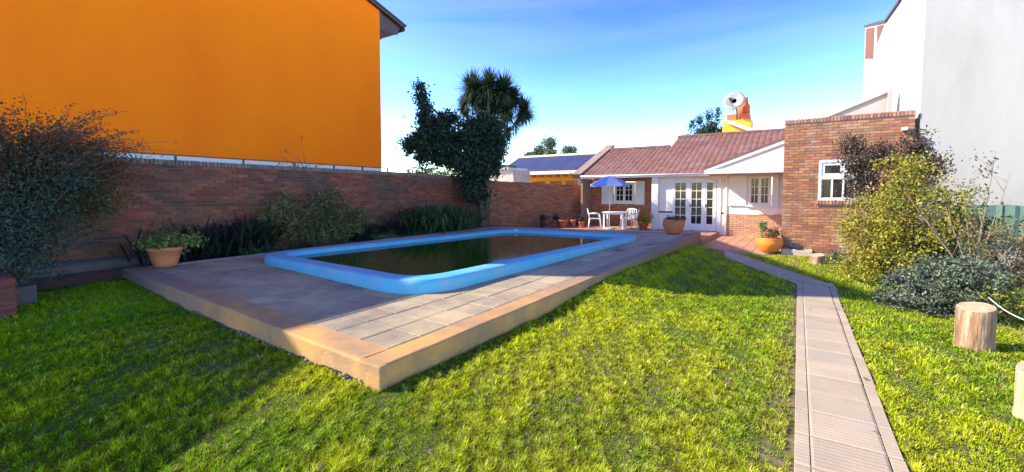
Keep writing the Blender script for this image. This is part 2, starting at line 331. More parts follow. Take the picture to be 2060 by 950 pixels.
def leaves(name, C, m, size=0.05, asp=0.5, parent=None, up=0.35, jitter=0.35, kind='stuff', outward=None, droop=0.0):
    """C: leaf centres (n,3). Each leaf is a folded diamond of two triangles-pairs"""
    C = np.asarray(C, float); n = len(C)
    d = rng.normal(size=(n, 3))
    if outward is not None: d = d * 0.7 + outward
    d[:, 2] += up; d /= np.linalg.norm(d, axis=1)[:, None] + 1e-9
    r = rng.normal(size=(n, 3)); sdir = np.cross(d, r); sdir /= np.linalg.norm(sdir, axis=1)[:, None] + 1e-9
    nn = np.cross(d, sdir)
    l = size * (1 + jitter * rng.uniform(-1, 1, n))[:, None]; wd = l * asp
    V = np.stack([C - d * l / 2, C + sdir * wd / 2 + nn * wd * 0.18 - d * l * 0.05, C + d * l / 2 - np.array([0, 0, 1]) * droop * l, C - sdir * wd / 2 + nn * wd * 0.18 - d * l * 0.05], 1).reshape(-1, 3)
    b = np.arange(n)[:, None] * 4
    F = np.concatenate([b + np.array([[0, 1, 2]]), b + np.array([[0, 2, 3]])], 0)
    o = npmesh(name, V, F, m, parent); o['kind'] = kind
    return o
def blob_points(blobs, n, clump=0.12, shell=0.55, cl_each=40):
    """points in lumpy ellipsoids: (cx,cy,cz,rx,ry,rz,weight)"""
    wts = np.array([b[6] for b in blobs], float); wts /= wts.sum(); out = []; cents = []
    for b, wt in zip(blobs, wts):
        k = max(3, int(n * wt / cl_each)); u = rng.normal(size=(k, 3)); u /= np.linalg.norm(u, axis=1)[:, None]
        rr = (shell + (1 - shell) * rng.random(k))[:, None] * (1 + 0.22 * np.array([noise.noise(Vector(q) * 1.9 + Vector(b[:3])) for q in u]))[:, None]
        c = np.array(b[:3]) + u * rr * np.array(b[3:6]); cents.append(c)
        m_ = int(n * wt); idx = rng.integers(0, k, m_); cs = clump * (0.5 + rng.random(k))
        out.append(c[idx] + rng.normal(size=(m_, 3)) * cs[idx][:, None] * np.array([1, 1, .8]))
    return np.concatenate(out), np.concatenate(cents)
def branches(name, base, cents, m, parent, r=0.03, n=12, stems=3, spread=0.1):
    mb = MB(); base = Vector(base); cents = [Vector(c) for c in cents]; random.shuffle(cents)
    mid = sum(cents, Vector()) / len(cents)
    for c in cents[:n]:
        q = base + Vector((random.uniform(-spread, spread), random.uniform(-spread, spread), 0)); h = base.lerp(c, 0.5); h.z = base.z + (c.z - base.z) * 0.62; h += (mid - h) * 0.15
        mb.tube([q, base.lerp(h, 0.5) + Vector((random.uniform(-.04, .04), random.uniform(-.04, .04), 0)), h, c], [r, r * .75, r * .5, r * .18], 5)
    return mb.build(name, m, parent)
def strap(mb, base, ang, length, width, arch=0.5, rise=1.0, n=6):
    """arching strap leaf"""
    base = Vector(base); o = Vector((math.cos(ang), math.sin(ang), 0)); sd = Vector((-o.y, o.x, 0)); vs = []
    for i in range(n + 1):
        t = i / n; x = math.sin(t * math.pi * 0.5) * arch; z = rise * (t - (0.55 + 0.45 * arch) * t * t * 0.9)
        p = base + o * x * length + Vector((0, 0, z * length)); wd = width * (1 - t ** 2.2) * (0.6 + 0.4 * min(1, t * 4))
        vs += [p + sd * wd / 2 + Vector((0, 0, wd * .15)), p - sd * wd / 2 + Vector((0, 0, wd * .15))]
    fs = [(2 * i, 2 * i + 1, 2 * i + 3, 2 * i + 2) for i in range(n)]
    mb.add(vs, fs, True)
def sm(a, b, x): t = min(1, max(0, (x - a) / (b - a))); return t * t * (3 - 2 * t)
def sm(a, b, x): t = np.clip((np.asarray(x, float) - a) / (b - a), 0, 1); return t * t * (3 - 2 * t)
def gz(x, y):      # lawn height: falls gently to the house, banks up against the deck
    g = -0.08 * sm(3, 12, y) + 0.10 * sm(-6.5, -9.0, x) * sm(0.5, 2.5, y) + .19 * sm(4.6, 7.8, y) * (1 - sm(13.0, 15.2, y)) * sm(-1.3, -2.7, x) * (1 - .99 * (np.asarray(x) < -3.6))
    return g if np.ndim(g) else float(g)

# ================================================================== SETTING
gxs = [-900, -200, -60, -30, -20, -14, -12] + [x * 0.25 for x in range(-44, 33)] + [10, 14, 20, 40, 100, 300, 900]
gys = [-900, -200, -60, -20, -8, -4, -2] + [y * 0.25 for y in range(-4, 81)] + [24, 30, 45, 80, 200, 500, 1500]
V = [(x, y, gz(x, y) - 0.012) for y in gys for x in gxs]; nx = len(gxs)
F = [(j * nx + i, j * nx + i + 1, (j + 1) * nx + i + 1, (j + 1) * nx + i) for j in range(len(gys) - 1) for i in range(nx - 1)]
ground = npmesh('ground', V, F, LAWNG, smooth=True); far_m = mat('bounce_ground', (0.42, 0.38, 0.28), (0.36, 0.34, 0.22), .5, .95); ground.data.materials.append(far_m)  # outer ground out of view is coloured pale to bounce warm light
for p in ground.data.polygons:
    c = p.center
    if c.x > 6.5 or c.y < -1.5 or c.x < -12 or c.y > 20: p.material_index = 1
tag(ground, 'earth and thatch under the lawn, flat round the pool deck', 'ground', kind='structure')

# deck corners (x, y, z of its top): near right, far right, far left, near left
DA = Vector((-2.82, 2.34, .18)); DB = Vector((-2.65, 15.3, .33)); DD = Vector((-9.62, 13.25, .36)); DC = Vector((-9.80, 2.62, .285))
def deckp(u, v):   # u: 0 right .. 1 left, v: 0 near .. 1 far
    return (DA.lerp(DC, u)).lerp(DB.lerp(DD, u), v)
def deck_uv(x, y):
    u, v = 0.5, 0.5
    for _ in range(8):
        p = deckp(u, v); a = deckp(u + .01, v) - p; b = deckp(u, v + .01) - p
        dx, dy = x - p.x, y - p.y; det = (a.x * b.y - a.y * b.x) / 1e-4
        u += (dx * b.y - dy * b.x) / det / .01 ; v += (a.x * dy - a.y * dx) / det / .01
    return u, v
def in_deck(x, y, mrg=0.0):
    u, v = deck_uv(x, y); return -mrg < u < 1 + mrg and -mrg < v < 1 + mrg
# pool outline corners on the deck
PQ = [Vector((-9.02, 4.34)), Vector((-4.12, 4.02)), Vector((-3.68, 12.60)), Vector((-8.25, 12.35))]
def rounded(inset, r, seg=7):
    """rounded quad inside PQ by `inset`; list of Vector2, same count whatever the inset"""
    pts = []; n = 4; q = []
    for i in range(n):
        a, b, c = PQ[i - 1], PQ[i], PQ[(i + 1) % n]; d1 = (b - a).normalized(); d2 = (c - b).normalized()
        n1 = Vector((-d1.y, d1.x)); n2 = Vector((-d2.y, d2.x)); bis = (n1 + n2).normalized(); q.append(b + bis * inset / max(.3, bis.dot(n1)))
    for i in range(n):
        a, b, c = q[i - 1], q[i], q[(i + 1) % n]; d1 = (b - a).normalized(); d2 = (c - b).normalized()
        s0 = b - d1 * r; s1 = b + d2 * r
        for k in range(seg + 1):
            t = k / seg; pts.append(s0 * (1 - t) ** 2 + b * 2 * t * (1 - t) + s1 * t * t)
        L_ = (c - b).length - 2 * r
        for k in range(1, 8): pts.append(s1 + d2 * (L_ * k / 8))
    return pts
def in_poly(x, y, P):
    c = False; n = len(P)
    for i in range(n):
        a, b = P[i], P[i - 1]
        if (a.y > y) != (b.y > y) and x < (b.x - a.x) * (y - a.y) / (b.y - a.y) + a.x: c = not c
    return c
pool_mid = rounded(0.24, 0.75); pool_out = rounded(0, 0.9)

deck = thing('pool_deck', 'raised grey ribbed tile deck with ochre kerb round the blue pool', 'pool deck', kind='structure')
# mortar bed of the deck, open where the pool lies: strips from the deck's border to the pool outline
mb = MB(); N_ = len(pool_out)
outer = []
pm = rounded(0.30, 0.7)
cx_, cy_ = -6.3, 8.3
brd = [deckp(u, v) for u, v in [(1, 0)] * 1]
def border_hit(dx, dy):
    best = None; Q = [DA, DB, DD, DC]
    for i in range(4):
        a, b = Q[i - 1], Q[i]; ex, ey = b.x - a.x, b.y - a.y; det = dx * (-ey) + dy * ex
        if abs(det) < 1e-9: continue
        rx, ry = a.x - cx_, a.y - cy_
        t = (rx * (-ey) + ry * ex) / det; s = (dx * ry - dy * rx) / det
        if t > 0 and -1e-6 <= s <= 1 + 1e-6 and (best is None or t < best[0]): best = (t, cx_ + dx * t, cy_ + dy * t)
    return best
rays = [(p.x - cx_, p.y - cy_, p) for p in pm]
for Q in (DA, DB, DD, DC): rays.append((Q.x - cx_, Q.y - cy_, None))
rays.sort(key=lambda r: math.atan2(r[1], r[0]))
ring_o, ring_i = [], []
for dx, dy, p in rays:
    h = border_hit(dx, dy); u, v = deck_uv(h[1], h[2]); ring_o.append(Vector((h[1], h[2], deckp(u, v).z - .012)))
    if p is None:
        hit = None
        for i in range(len(pm)):
            a, b = pm[i - 1], pm[i]; ex, ey = b.x - a.x, b.y - a.y; det = dx * (-ey) + dy * ex
            if abs(det) < 1e-9: continue
            rx, ry = a.x - cx_, a.y - cy_; t = (rx * (-ey) + ry * ex) / det; s = (dx * ry - dy * rx) / det
            if t > 0 and 0 <= s <= 1: hit = Vector((cx_ + dx * t, cy_ + dy * t))
        p = hit or Vector((h[1], h[2]))
    u, v = deck_uv(p.x, p.y); ring_i.append(Vector((p.x, p.y, deckp(u, v).z - .012)))
n = len(rays); vs = ring_o + ring_i + [Vector((q.x, q.y, -0.25)) for q in ring_o]
mb.add(vs, [(i, (i + 1) % n, n + (i + 1) % n, n + i) for i in range(n)] + [(2 * n + i, 2 * n + (i + 1) % n, (i + 1) % n, i) for i in range(n)])
mb.build('mortar_bed', mat('deck_bed', (0.15, 0.13, 0.11), (0.10, 0.09, 0.075), 4, 0.95, 0.003, 40), deck)
# kerb beams: ochre top and side faces, rough lower edge
def kerb(name, A, B, inw, wdt, proud=0.012, low=-0.1, seg=40, rag=0.03, m=KERB, lowf=None):
    d = (B - A); d2 = Vector((d.x, d.y)).normalized(); nin = Vector((-d2.y, d2.x)) * inw; vs = []; prof_n = 6
    for i in range(seg + 1):
        p = A.lerp(B, i / seg); lo = (lowf(p) if lowf else gz(p.x, p.y)) + low + rag * noise.noise(Vector((p.x * 3.1, p.y * 3.1, 4))) + rag * .7 * noise.noise(Vector((p.x * 11, p.y * 11, 1)))
        wv = 0.006 * noise.noise(Vector((p.x * 1.5, p.y * 1.5, 9)))
        t = p.z + proud + wv
        for a, z in ((-0.02, lo), (-0.015 + wv, (lo + t) / 2), (-0.012, t - .02), (0.006, t - 0.003), (0.02, t), (wdt, t), (wdt, t - .06)):
            q = Vector((p.x, p.y)) + nin * a; vs.append((q.x, q.y, z))
    k = 7; fs = [(i * k + j, (i + 1) * k + j, (i + 1) * k + j + 1, i * k + j + 1) for i in range(seg) for j in range(k - 1)]
    fs += [tuple(range(k)), tuple(reversed(range(seg * k, seg * k + k)))]
    if inw < 0: fs = [tuple(reversed(f)) for f in fs]
    return MB().add(vs, fs).build(name, m, deck)
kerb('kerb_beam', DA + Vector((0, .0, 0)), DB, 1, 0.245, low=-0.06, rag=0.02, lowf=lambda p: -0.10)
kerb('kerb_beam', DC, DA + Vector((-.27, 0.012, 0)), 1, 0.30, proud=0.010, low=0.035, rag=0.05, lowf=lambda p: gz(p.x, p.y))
kerb('kerb_beam', DB + Vector((-.27, -.078, 0)), DD, 1, 0.25, proud=0.008, low=0, m=CONC, lowf=lambda p: -0.1)
kerb('kerb_beam', DD + Vector((0, -.25, 0)), DC + Vector((0, .30, 0)), 1, 0.22, proud=0.006, low=0, m=CONC, lowf=lambda p: 0)
# joined corner of the kerbs
MB().bbox(DA.x - 0.262, DA.y - 0.022, -0.04, DA.x + 0.022, DA.y + .06, .196, 0.012).build('kerb_corner', KERB, deck)
# crumbled footing stones below the front kerb
mb = MB()
for i in range(90):
    t = 0.62 + 0.36 * random.random(); p = DC.lerp(DA, t); s = random.uniform(.007, .022); bm = bmesh.new(); bmesh.ops.create_icosphere(bm, subdivisions=1, radius=s)
    o = Vector((p.x, p.y + random.uniform(-.05, .0), gz(p.x, p.y) + random.uniform(-.01, .035)))
    vs = [v.co * random.uniform(.7, 1.2) + o for v in bm.verts]; bm.verts.index_update(); mb.add(vs, [[v.index for v in f.verts] for f in bm.faces]); bm.free()
tag(mb.build('footing_rubble', mat('rubble', (0.34, 0.24, 0.14), (0.20, 0.14, 0.09), 20, 0.95, 0.004, 60, 0.3), deck), kind='stuff')
TM = piece_mesh('tile', TILE, 'soft'); items = []
NU = 16; NV = 30
ku, kv = 0.27 / 6.98, 0.30 / 12.9
for i in range(NU):
    for k in range(NV):
        ua = ku + (1 - ku - .03) * i / NU; ub = ku + (1 - ku - .03) * (i + 1) / NU; off = (0.5 if i % 2 else 0) * 0
        va = kv + (1 - kv - .02) * k / NV; vb = kv + (1 - kv - .02) * (k + 1) / NV
        c = deckp((ua + ub) / 2, (va + vb) / 2)
        if in_poly(c.x, c.y, pool_mid): continue
        ax = deckp(ua, (va + vb) / 2) - deckp(ub, (va + vb) / 2); ay = deckp((ua + ub) / 2, vb) - deckp((ua + ub) / 2, va)
        lx, ly = ax.length - 0.009, ay.length - 0.004
        X_ = ax.normalized(); Y_ = ay.normalized(); Z_ = X_.cross(Y_).normalized()
        h = random.uniform(-.0025, .0025)
        M = Matrix(((X_.x * lx, Y_.x * ly, Z_.x * .03, c.x), (X_.y * lx, Y_.y * ly, Z_.y * .03, c.y), (X_.z * lx, Y_.z * ly, Z_.z * .03, c.z - .013 + h), (0, 0, 0, 1)))
        items.append(M @ Matrix.Rotation(random.uniform(-.006, .006), 4, 'Z'))
pieces(deck, 'tile', TM, items, 'tile_field')
# two small dark drain covers let into the deck
for x, y in ((-3.52, 9.93), (-3.17, 11.27)):
    u, v = deck_uv(x, y); z = deckp(u, v).z
    MB().lathe([(0.0, .010), (.10, .010), (.11, .006), (.112, -.01)], (x, y, z), 14).build('drain_cover', METAL, deck)
rebase(deck, (-6.2, 8.0, 0))

# ---- terrace, in two levels of red tile
ter = thing('terrace', 'salmon red tiled terrace in front of the house doors', 'terrace', kind='structure')
TT = piece_mesh('tile', TERRACE, 'soft'); items = []
MB().prism([(-2.60, 13.9), (-.75, 13.9), (-.39, 14.5), (-.39, 19.0), (-2.60, 19.0)], 'z', -.3, -.062).box(-11.2, 15.35, -.3, -2.603, 19.0, .082).box(-9.6, 19.003, -.3, -5.0, 20.1, .082).build('terrace_slab', MORTAR_L, ter)
y = 14.0
while y < 18.95:
    x = -2.55
    while x < -.45:
        if not (y < 14.5 and x + .3 > -.8 + (y - 13.9) * .6): items.append(TRS((x + .148, y + .148, -.060), (.292, .292, .03)))
        x += .3
    y += .3
pieces(ter, 'tile', TT, items, 'tile_field')
items = []; y = 15.5
while y < 18.9:
    x = -9.2
    while x < -2.7: items.append(TRS((x + .148, y + .148, .083), (.292, .292, .03))); x += .3
    y += .3
pieces(ter, 'tile', TT, items, 'tile_field', limit=220)
rebase(ter, (-2.6, 16.5, 0))

# ---- garden path: patterned slabs between two narrow edging strips, bending towards the terrace
path = thing('garden_path', 'pale patterned slab path beside the lawn that bends left towards the terrace', 'path', kind='structure')
PM_ = piece_mesh('slab', PATHT, 'soft'); items = []; edge = []
pz = lambda y: gz(0, y) + 0.018
y = -0.6; 
while y < 9.6:
    h = random.uniform(-.002, .002); rx = math.atan2(pz(y + .4) - pz(y), .4)
    items.append(TRS((.300, y + .2, pz(y + .2) + h - .012), (.385, .392, .03), 0.0, 0, rx))
    items.append(TRS((.064, y + .2, pz(y + .2) + h - .014), (.080, .394, .03), 0.0, 0, rx))
    edge.append(TRS((.538 + .004 * math.sin(y * 3), y + .2, pz(y + .2) + h - .020), (.075, .394, .03), 0.0, 0, rx))
    y += .4
# the bend
c0 = Vector((.29, 9.75)); c1 = Vector((-1.95, 14.1)); dd = (c1 - c0).normalized(); ang = math.atan2(dd.y, dd.x) - math.pi / 2; Lb = (c1 - c0).length; k = 0
s = 0.05
while s < Lb:
    p = c0 + dd * (s + .2); n_ = Vector((dd.y, -dd.x))
    items.append(TRS((p.x, p.y, pz(p.y) - .012), (.385, .392, .03), ang))
    for sgn in (-1, 1): edge.append(TRS((p.x + n_.x * .235 * sgn, p.y + n_.y * .235 * sgn, pz(p.y) - .018), (.07, .394, .03), ang))
    s += .4
MB().add([(.028, -.8, gz(0, 0) + .0), (.585, -.8, gz(0, 0)), (.61, 9.75, pz(9.8) - .022), (.028, 9.62, pz(9.6) - .022)], [(0, 1, 2, 3)]).add(
    [(.028, 9.62, pz(9.6) - .021), (.61, 9.75, pz(9.8) - .021), (-1.70, 14.28, pz(14) - .021), (-2.2, 13.95, pz(14) - .021)], [(0, 1, 2, 3)]).add(
    [(.028, 9.3, pz(9.6) - .017), (.595, 9.3, pz(9.8) - .017), (.58, 10.0, pz(9.8) - .017), (0.0, 10.0, pz(9.6) - .017)], [(0, 1, 2, 3)]).build('joint_bed', PATHJ, path)
pieces(path, 'slab', PM_, items, 'slab_field')
pieces(path, 'edging_strip', piece_mesh('edging_strip', PATHT, 'soft'), edge, 'edging_field')
rebase(path, (.26, 4.5, 0))

# ================================================================== POOL
pool = thing('swimming_pool', 'blue rimmed rectangular pool full of murky green water', 'swimming pool')
RT = .425
prof = [(0.0, -.02), (-0.012, .03), (0.0, .072), (.012, .094), (.04, .108), (.12, .112), (.26, .110), (.34, .104), (.365, .09), (.385, .06), (.39, 0), (.40, -.30), (.41, -1.2)]
vs = []; K_ = len(prof); rings = [rounded(a, max(.35, .9 - a * .9)) for a, z in prof]; n = len(rings[0])
for i in range(n):
    for j, (a, z) in enumerate(prof):
        p = rings[j][i]
        if j < 3:
            u, v = deck_uv(p.x, p.y); dz = deckp(u, v).z; zz = dz - .02 if j == 0 else dz + (RT - .112 + z - dz) * (0.35 if j == 1 else 0.8)
        else: zz = RT - .112 + z
        vs.append((p.x, p.y, zz + .003 * noise.noise(Vector((p.x * 2, p.y * 2, j)))))
nr = 10
MB().add(vs, [(i * K_ + j, ((i + 1) % n) * K_ + j, ((i + 1) % n) * K_ + j + 1, i * K_ + j + 1) for i in range(n) for j in range(K_ - 3)], True).build('rim', RIM, pool)
bt = [i * K_ + K_ - 1 for i in range(n)]
MB().add([vs[i * K_ + j] for i in range(n) for j in (K_ - 3, K_ - 2, K_ - 1)], [(i * 3 + j, ((i + 1) % n) * 3 + j, ((i + 1) % n) * 3 + j + 1, i * 3 + j + 1) for i in range(n) for j in range(2)] + [tuple(i * 3 + 2 for i in reversed(range(n)))], True).build('basin', SHELL, pool)
wm = bpy.data.materials.new('murky_water'); wm.use_nodes = True; b = wm.node_tree.nodes['Principled BSDF']
b.inputs['Base Color'].default_value = (0.020, 0.060, 0.003, 1); b.inputs['Specular IOR Level'].default_value = 0.32; b.inputs['Roughness'].default_value = 0.07; b.inputs['IOR'].default_value = 1.333
nzw = wm.node_tree.nodes.new('ShaderNodeTexNoise'); nzw.inputs['Scale'].default_value = 1.3; bpw = wm.node_tree.nodes.new('ShaderNodeBump'); bpw.inputs['Distance'].default_value = .004; bpw.inputs['Strength'].default_value = .25
gw = wm.node_tree.nodes.new('ShaderNodeNewGeometry'); wm.node_tree.links.new(gw.outputs['Position'], nzw.inputs['Vector']); wm.node_tree.links.new(nzw.outputs[0], bpw.inputs['Height']); wm.node_tree.links.new(bpw.outputs[0], b.inputs['Normal'])
wp = rounded(.389, .55)
MB().add([(p.x, p.y, .335) for p in wp], [tuple(range(len(wp)))]).build('water', wm, pool)
MB().lathe([(0, .03), (.05, .03), (.075, .02), (.08, 0), (.08, -.05)], (-7.72, 12.02, .41), 16).build('inlet_cap', WHITE, pool)
rebase(pool, (-6.25, 8.4, .2))

# ================================================================== BRICK WALLS
bw = thing('brick_wall', 'long shaded brick garden wall on the left behind the plants', 'brick wall')
wt = lambda s: 2.30 - 0.0 * s if s < 11 else 2.30 - (s - 11) * 0.028
YW0 = -0.5; LW = 15.45 - YW0
MB().prism([(YW0, -.3), (15.45, -.3), (15.45, 2.19), (11.5, 2.30), (YW0, 2.30)], 'x', -11.312, -11.53).build('mortar_core', MORTAR, bw)
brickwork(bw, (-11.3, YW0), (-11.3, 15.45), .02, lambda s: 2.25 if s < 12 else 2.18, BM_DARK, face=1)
mb = MB(); items = []; y = YW0
while y < 15.35:                # top course of bricks on edge
    zt = 2.325 if y < 11.5 else 2.325 - (y - 11.5) * .028
    items.append(TRS((-11.42, y + .033, zt - .05 + random.uniform(-.004, .004)), (.26, .060, .10), random.uniform(-.02, .02))); y += .0745
pieces(bw, 'coping_brick', piece_mesh('coping_brick', mat('coping_stone', (0.24, 0.17, 0.14), (0.16, 0.12, 0.10), 3, 0.9, 0.004, 40, 0.25)), items, 'coping_field')
rebase(bw, (-11.4, 7.5, 0))
rail = thing('wall_rail', 'thin dark metal rail on short posts along the top of the left brick wall', 'rail')
MB().box(-11.43, 0, 2.435, -11.40, 10.9, 2.455).build('rail_bar', METAL, rail)
for y in (.4, 2.3, 4.0, 5.4, 6.7, 7.9, 8.9, 9.9, 10.8): MB().box(-11.435, y, 2.31, -11.395, y + .035, 2.434).build('post', METAL, rail)
rebase(rail, (-11.42, 5.4, 2.3))

rw = thing('brick_wall', 'sunnier brick wall angled between the tall trees and the house', 'brick wall')
a0 = Vector((-11.28, 15.47)); a1 = Vector((-8.62, 20.0)); Lr = (a1 - a0).length; dr = (a1 - a0).normalized(); nr_ = Vector((dr.y, -dr.x))
q = [a0 - nr_ * .012, a1 - nr_ * .012, a1 - nr_ * .25, a0 - nr_ * .25]
vs = [(p.x, p.y, z) for z in (-.3, 0) for p in q]
for i, p in enumerate(q): vs[4 + i] = (p.x, p.y, 2.17 if i in (0, 3) else 1.98)
MB().add(vs, UF).build('mortar_core', MORTAR, rw)
BM_REAR = piece_mesh('brick', mat('brick_rear', (0.36, 0.115, 0.055), (0.45, 0.165, 0.08), 1.5, 0.9, 0.0, 60, 0.26, c3=(0.28, 0.16, 0.11), s3=1.0, stretch=(1, 1, 2), t3=(.5, .7)))
brickwork(rw, a0, a1, .02, lambda s: 2.20 - .20 * s / Lr, BM_REAR, face=1)
rebase(rw, (*((a0 + a1) / 2), 0))
# retaining strip and rear soil bed
bed = MB().add([(-11.29, -.5, .14), (-9.81, -.5, .02), (-9.83, 2.6, .13), (-11.29, 2.6, .20), (-9.62, 13.3, .22), (-11.29, 13.3, .22), (-9.4, 15.3, .2), (-11.29, 15.44, .22)],
             [(0, 1, 2, 3), (3, 2, 4, 5), (5, 4, 6, 7)]).build('planting_bed', SOIL); tag(bed, 'bare dark soil strip along the foot of the left brick wall', 'soil', kind='structure')
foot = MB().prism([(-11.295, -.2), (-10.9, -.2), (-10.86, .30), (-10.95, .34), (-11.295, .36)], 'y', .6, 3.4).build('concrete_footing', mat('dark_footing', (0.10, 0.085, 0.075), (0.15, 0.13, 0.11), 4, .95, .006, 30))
tag(foot, 'low grey concrete footing along the wall left of the deck', 'footing')

# ================================================================== ORANGE HOUSE
oh = thing('orange_house', 'tall plain orange house with dark eaves beyond the brick wall', 'house')
XO = -12.5; YC = 10.60; YF = 1.45
def rz_(y): return 8.02 + .29 * (YC - y)
MB().prism([(YF, 2.50), (YC, 2.50), (YC, rz_(YC)), (YF, rz_(YF))], 'x', XO, XO - 9).build('wall', ORANGE, oh)
MB().prism([(-10.5, 2.50), (YF - .002, 2.50), (YF - .002, 6.80), (-2.0, 6.72), (-10.5, 10.0)], 'x', XO - .003, XO - 9).build('unseen_wing', ORANGE, oh)  # unseen wing, roofline shaped so its shadow falls across deck and lawn
MB().box(XO - 8.9, -9, -.2, XO - .01, YC - .01, 2.499).build('base_wall', WHITE, oh)
# roof slab with overhang at the rear and over the gable
rs = [(YF - .25, rz_(YF - .25) + .003), (YC + 1.02, rz_(YC + 1.02) + .003), (YC + 1.02, rz_(YC + 1.02) + .10), (YF - .25, rz_(YF - .25) + .10)]
MB().prism(rs, 'x', XO + .12, XO - 9.2).build('roof', DARKW, oh)
MB().prism([(YC + .002, rz_(YC) - .62), (YC + .75, rz_(YC) - .60), (YC + .95, rz_(YC + .95) - .10), (YC + .95, rz_(YC + .95)), (YC + .002, rz_(YC) )], 'x', XO - .02, XO - 9.1).build('soffit', DARKW, oh)
MB().prism([(YC + 1.03, rz_(YC + 1.02) - .12), (YC + 1.07, rz_(YC + 1.02) - .12), (YC + 1.07, rz_(YC + 1.02) + .12), (YC + 1.03, rz_(YC + 1.02) + .12)], 'x', XO + .13, XO - 9.2).build('fascia_board', DARKW, oh)
for k in range(9):
    xx = XO - .15 - k * .9; MB().prism([(YC + .76, rz_(YC + .8) - .30), (YC + .98, rz_(YC + .98) - .22), (YC + .98, rz_(YC + .98) - .10), (YC + .76, rz_(YC + .8) - .10)], 'x', xx, xx - .09).build('rafter_tail', DARKW, oh)
mb = MB(); y = YF - .25
items = []
while y < YC + 1.0:
    for k in range(1): items.append(TRS((XO + .03, y + .17, rz_(y + .17) + .125), (.24, .36, .05), 0, 0, -math.atan(.29)))
    y += .34
pieces(oh, 'verge_tile', piece_mesh('verge_tile', DARKW), items, 'verge_field')
rebase(oh, (XO - 4.5, 6, 0))

# ================================================================== MAIN HOUSE
hs_ = thing('house', 'low white house with pink clay tile roof, porch and french doors', 'house')
FY = 19.0
ops = [(-4.40, -2.74, .10, 2.17), (-1.64, -.84, 1.13, 2.30)]
wall_y(MB(), -5.18, -.40, .86, 2.47, FY, FY + .22, [(-4.40, -2.74, .8, 2.17), (-1.64, -.84, 1.13, 2.30)]).box(-5.18, FY, -.1, -4.40, FY + .22, .859).box(-2.74, FY, -.1, -2.36, FY + .22, .859).build('facade_wall', CREAM, hs_)
MB().box(-2.358, FY + .014, -.1, -.40, FY + .2, .857).build('mortar_core', MORTAR_L, hs_)
MB().box(-4.44, FY - .12, -.1, -2.70, FY + .20, .098).build('door_step', CREAM, hs_)
brickwork(hs_, (-2.358, FY), (-.40, FY), -.05, lambda s: .862, BM_CREAM, face=1, stuff='brick_field', limit=110)
# corner strips and the porch column
MB().bbox(-5.24, FY - .16, .08, -4.96, FY - .002, 2.36, .01).build('column', WHITE, hs_)
MB().box(-2.70, FY - .035, -.06, -2.56, FY - .002, 2.37).build('corner_strip', WHITE, hs_)
MB().box(-2.42, FY - .05, -.06, -2.35, FY - .002, 2.37).build('downpipe', CREAM, hs_)
# porch wall at y = 20 with its window
PYY = 20.0
MB().box(-9.2, PYY + .013, 0, -7.40, PYY + .22, 2.5).box(-6.26, PYY + .013, 0, -5.18, PYY + .22, 2.5).box(-7.40, PYY + .013, 0, -6.26, PYY + .22, 1.15).box(-7.40, PYY + .013, 2.16, -6.26, PYY + .22, 2.5).build('porch_wall_core', MORTAR, hs_)
brickwork(hs_, (-8.6, PYY), (-5.18, PYY), .1, lambda s: 2.5, BM_REAR, openings=[(1.20, 2.34, 1.13, 2.17)], face=1, limit=90, stuff='porch_brick_field')
def window(parent, x0, x1, z0, z1, Y, leafs, nz, fr=.05, sill=True, name='window', m=WHITE, rec=.0, mun=.022, nxm=2, order=None):
    """frame (part) > leaf stiles, glazing bars and panes (sub-parts)"""
    w_ = MB().box(x0, Y - .03, z0, x0 + fr, Y + .06, z1).box(x1 - fr, Y - .03, z0, x1, Y + .06, z1).box(x0 + fr, Y - .03, z1 - fr, x1 - fr, Y + .06, z1).box(x0 + fr, Y - .03, z0, x1 - fr, Y + .06, z0 + fr).build(name, m, parent)
    lw = (x1 - x0 - 2 * fr) / sum(leafs); xx = x0 + fr
    for lf in leafs:
        a, b = xx, xx + lw * lf; st = .055 if lw * lf > .3 else .045
        MB().box(a + .002, Y - .012, z0 + fr, a + st, Y + .035, z1 - fr).box(b - st, Y - .012, z0 + fr, b - .002, Y + .035, z1 - fr).box(a + st, Y - .012, z0 + fr, b - st, Y + .035, z0 + fr + st).box(a + st, Y - .012, z1 - fr - st, b - st, Y + .035, z1 - fr).build('sash', m, w_)
        nxx = nxm if lf > .7 else 1; ax, bx = a + st, b - st; az, bz = z0 + fr + st, z1 - fr - st
        for i in range(1, nxx):
            X_ = ax + (bx - ax) * i / nxx; MB().box(X_ - mun / 2, Y - .006, az, X_ + mun / 2, Y + .028, bz).build('glazing_bar', m, w_)
        for k in range(1, nz):
            Z_ = az + (bz - az) * k / nz; MB().box(ax, Y - .003, Z_ - mun / 2, bx, Y + .025, Z_ + mun / 2).build('glazing_bar', m, w_)
        for i in range(nxx):
            for k in range(nz):
                X0 = ax + (bx - ax) * i / nxx; X1 = ax + (bx - ax) * (i + 1) / nxx; Z0 = az + (bz - az) * k / nz; Z1 = az + (bz - az) * (k + 1) / nz
                MB().box(X0 + .001, Y + .010, Z0 + .001, X1 - .001, Y + .018, Z1 - .001).build('pane', GLASS, w_)
        xx = b
    if sill: MB().bbox(x0 - .06, Y - .09, z0 - .055, x1 + .06, Y + .02, z0 - .002, .008).build('sill', m, w_)
    return w_
def shutter(parent, x0, x1, z0, z1, Y, tilt=0.0):
    w_ = MB().box(x0, Y - .04, z0, x1, Y - .004, z1).build('shutter', WHITE, parent); nb = 3
    for i in range(nb):
        a = x0 + .015 + (x1 - x0 - .03) * i / nb; b_ = x0 + .015 + (x1 - x0 - .03) * (i + 1) / nb
        MB().box(a + .006, Y - .052, z0 + .02, b_ - .006, Y - .0405, z1 - .02).build('board', WHITE, w_)
    return w_
window(hs_, -7.30, -6.34, 1.17, 2.14, PYY, [1, 1], 3, nxm=2)
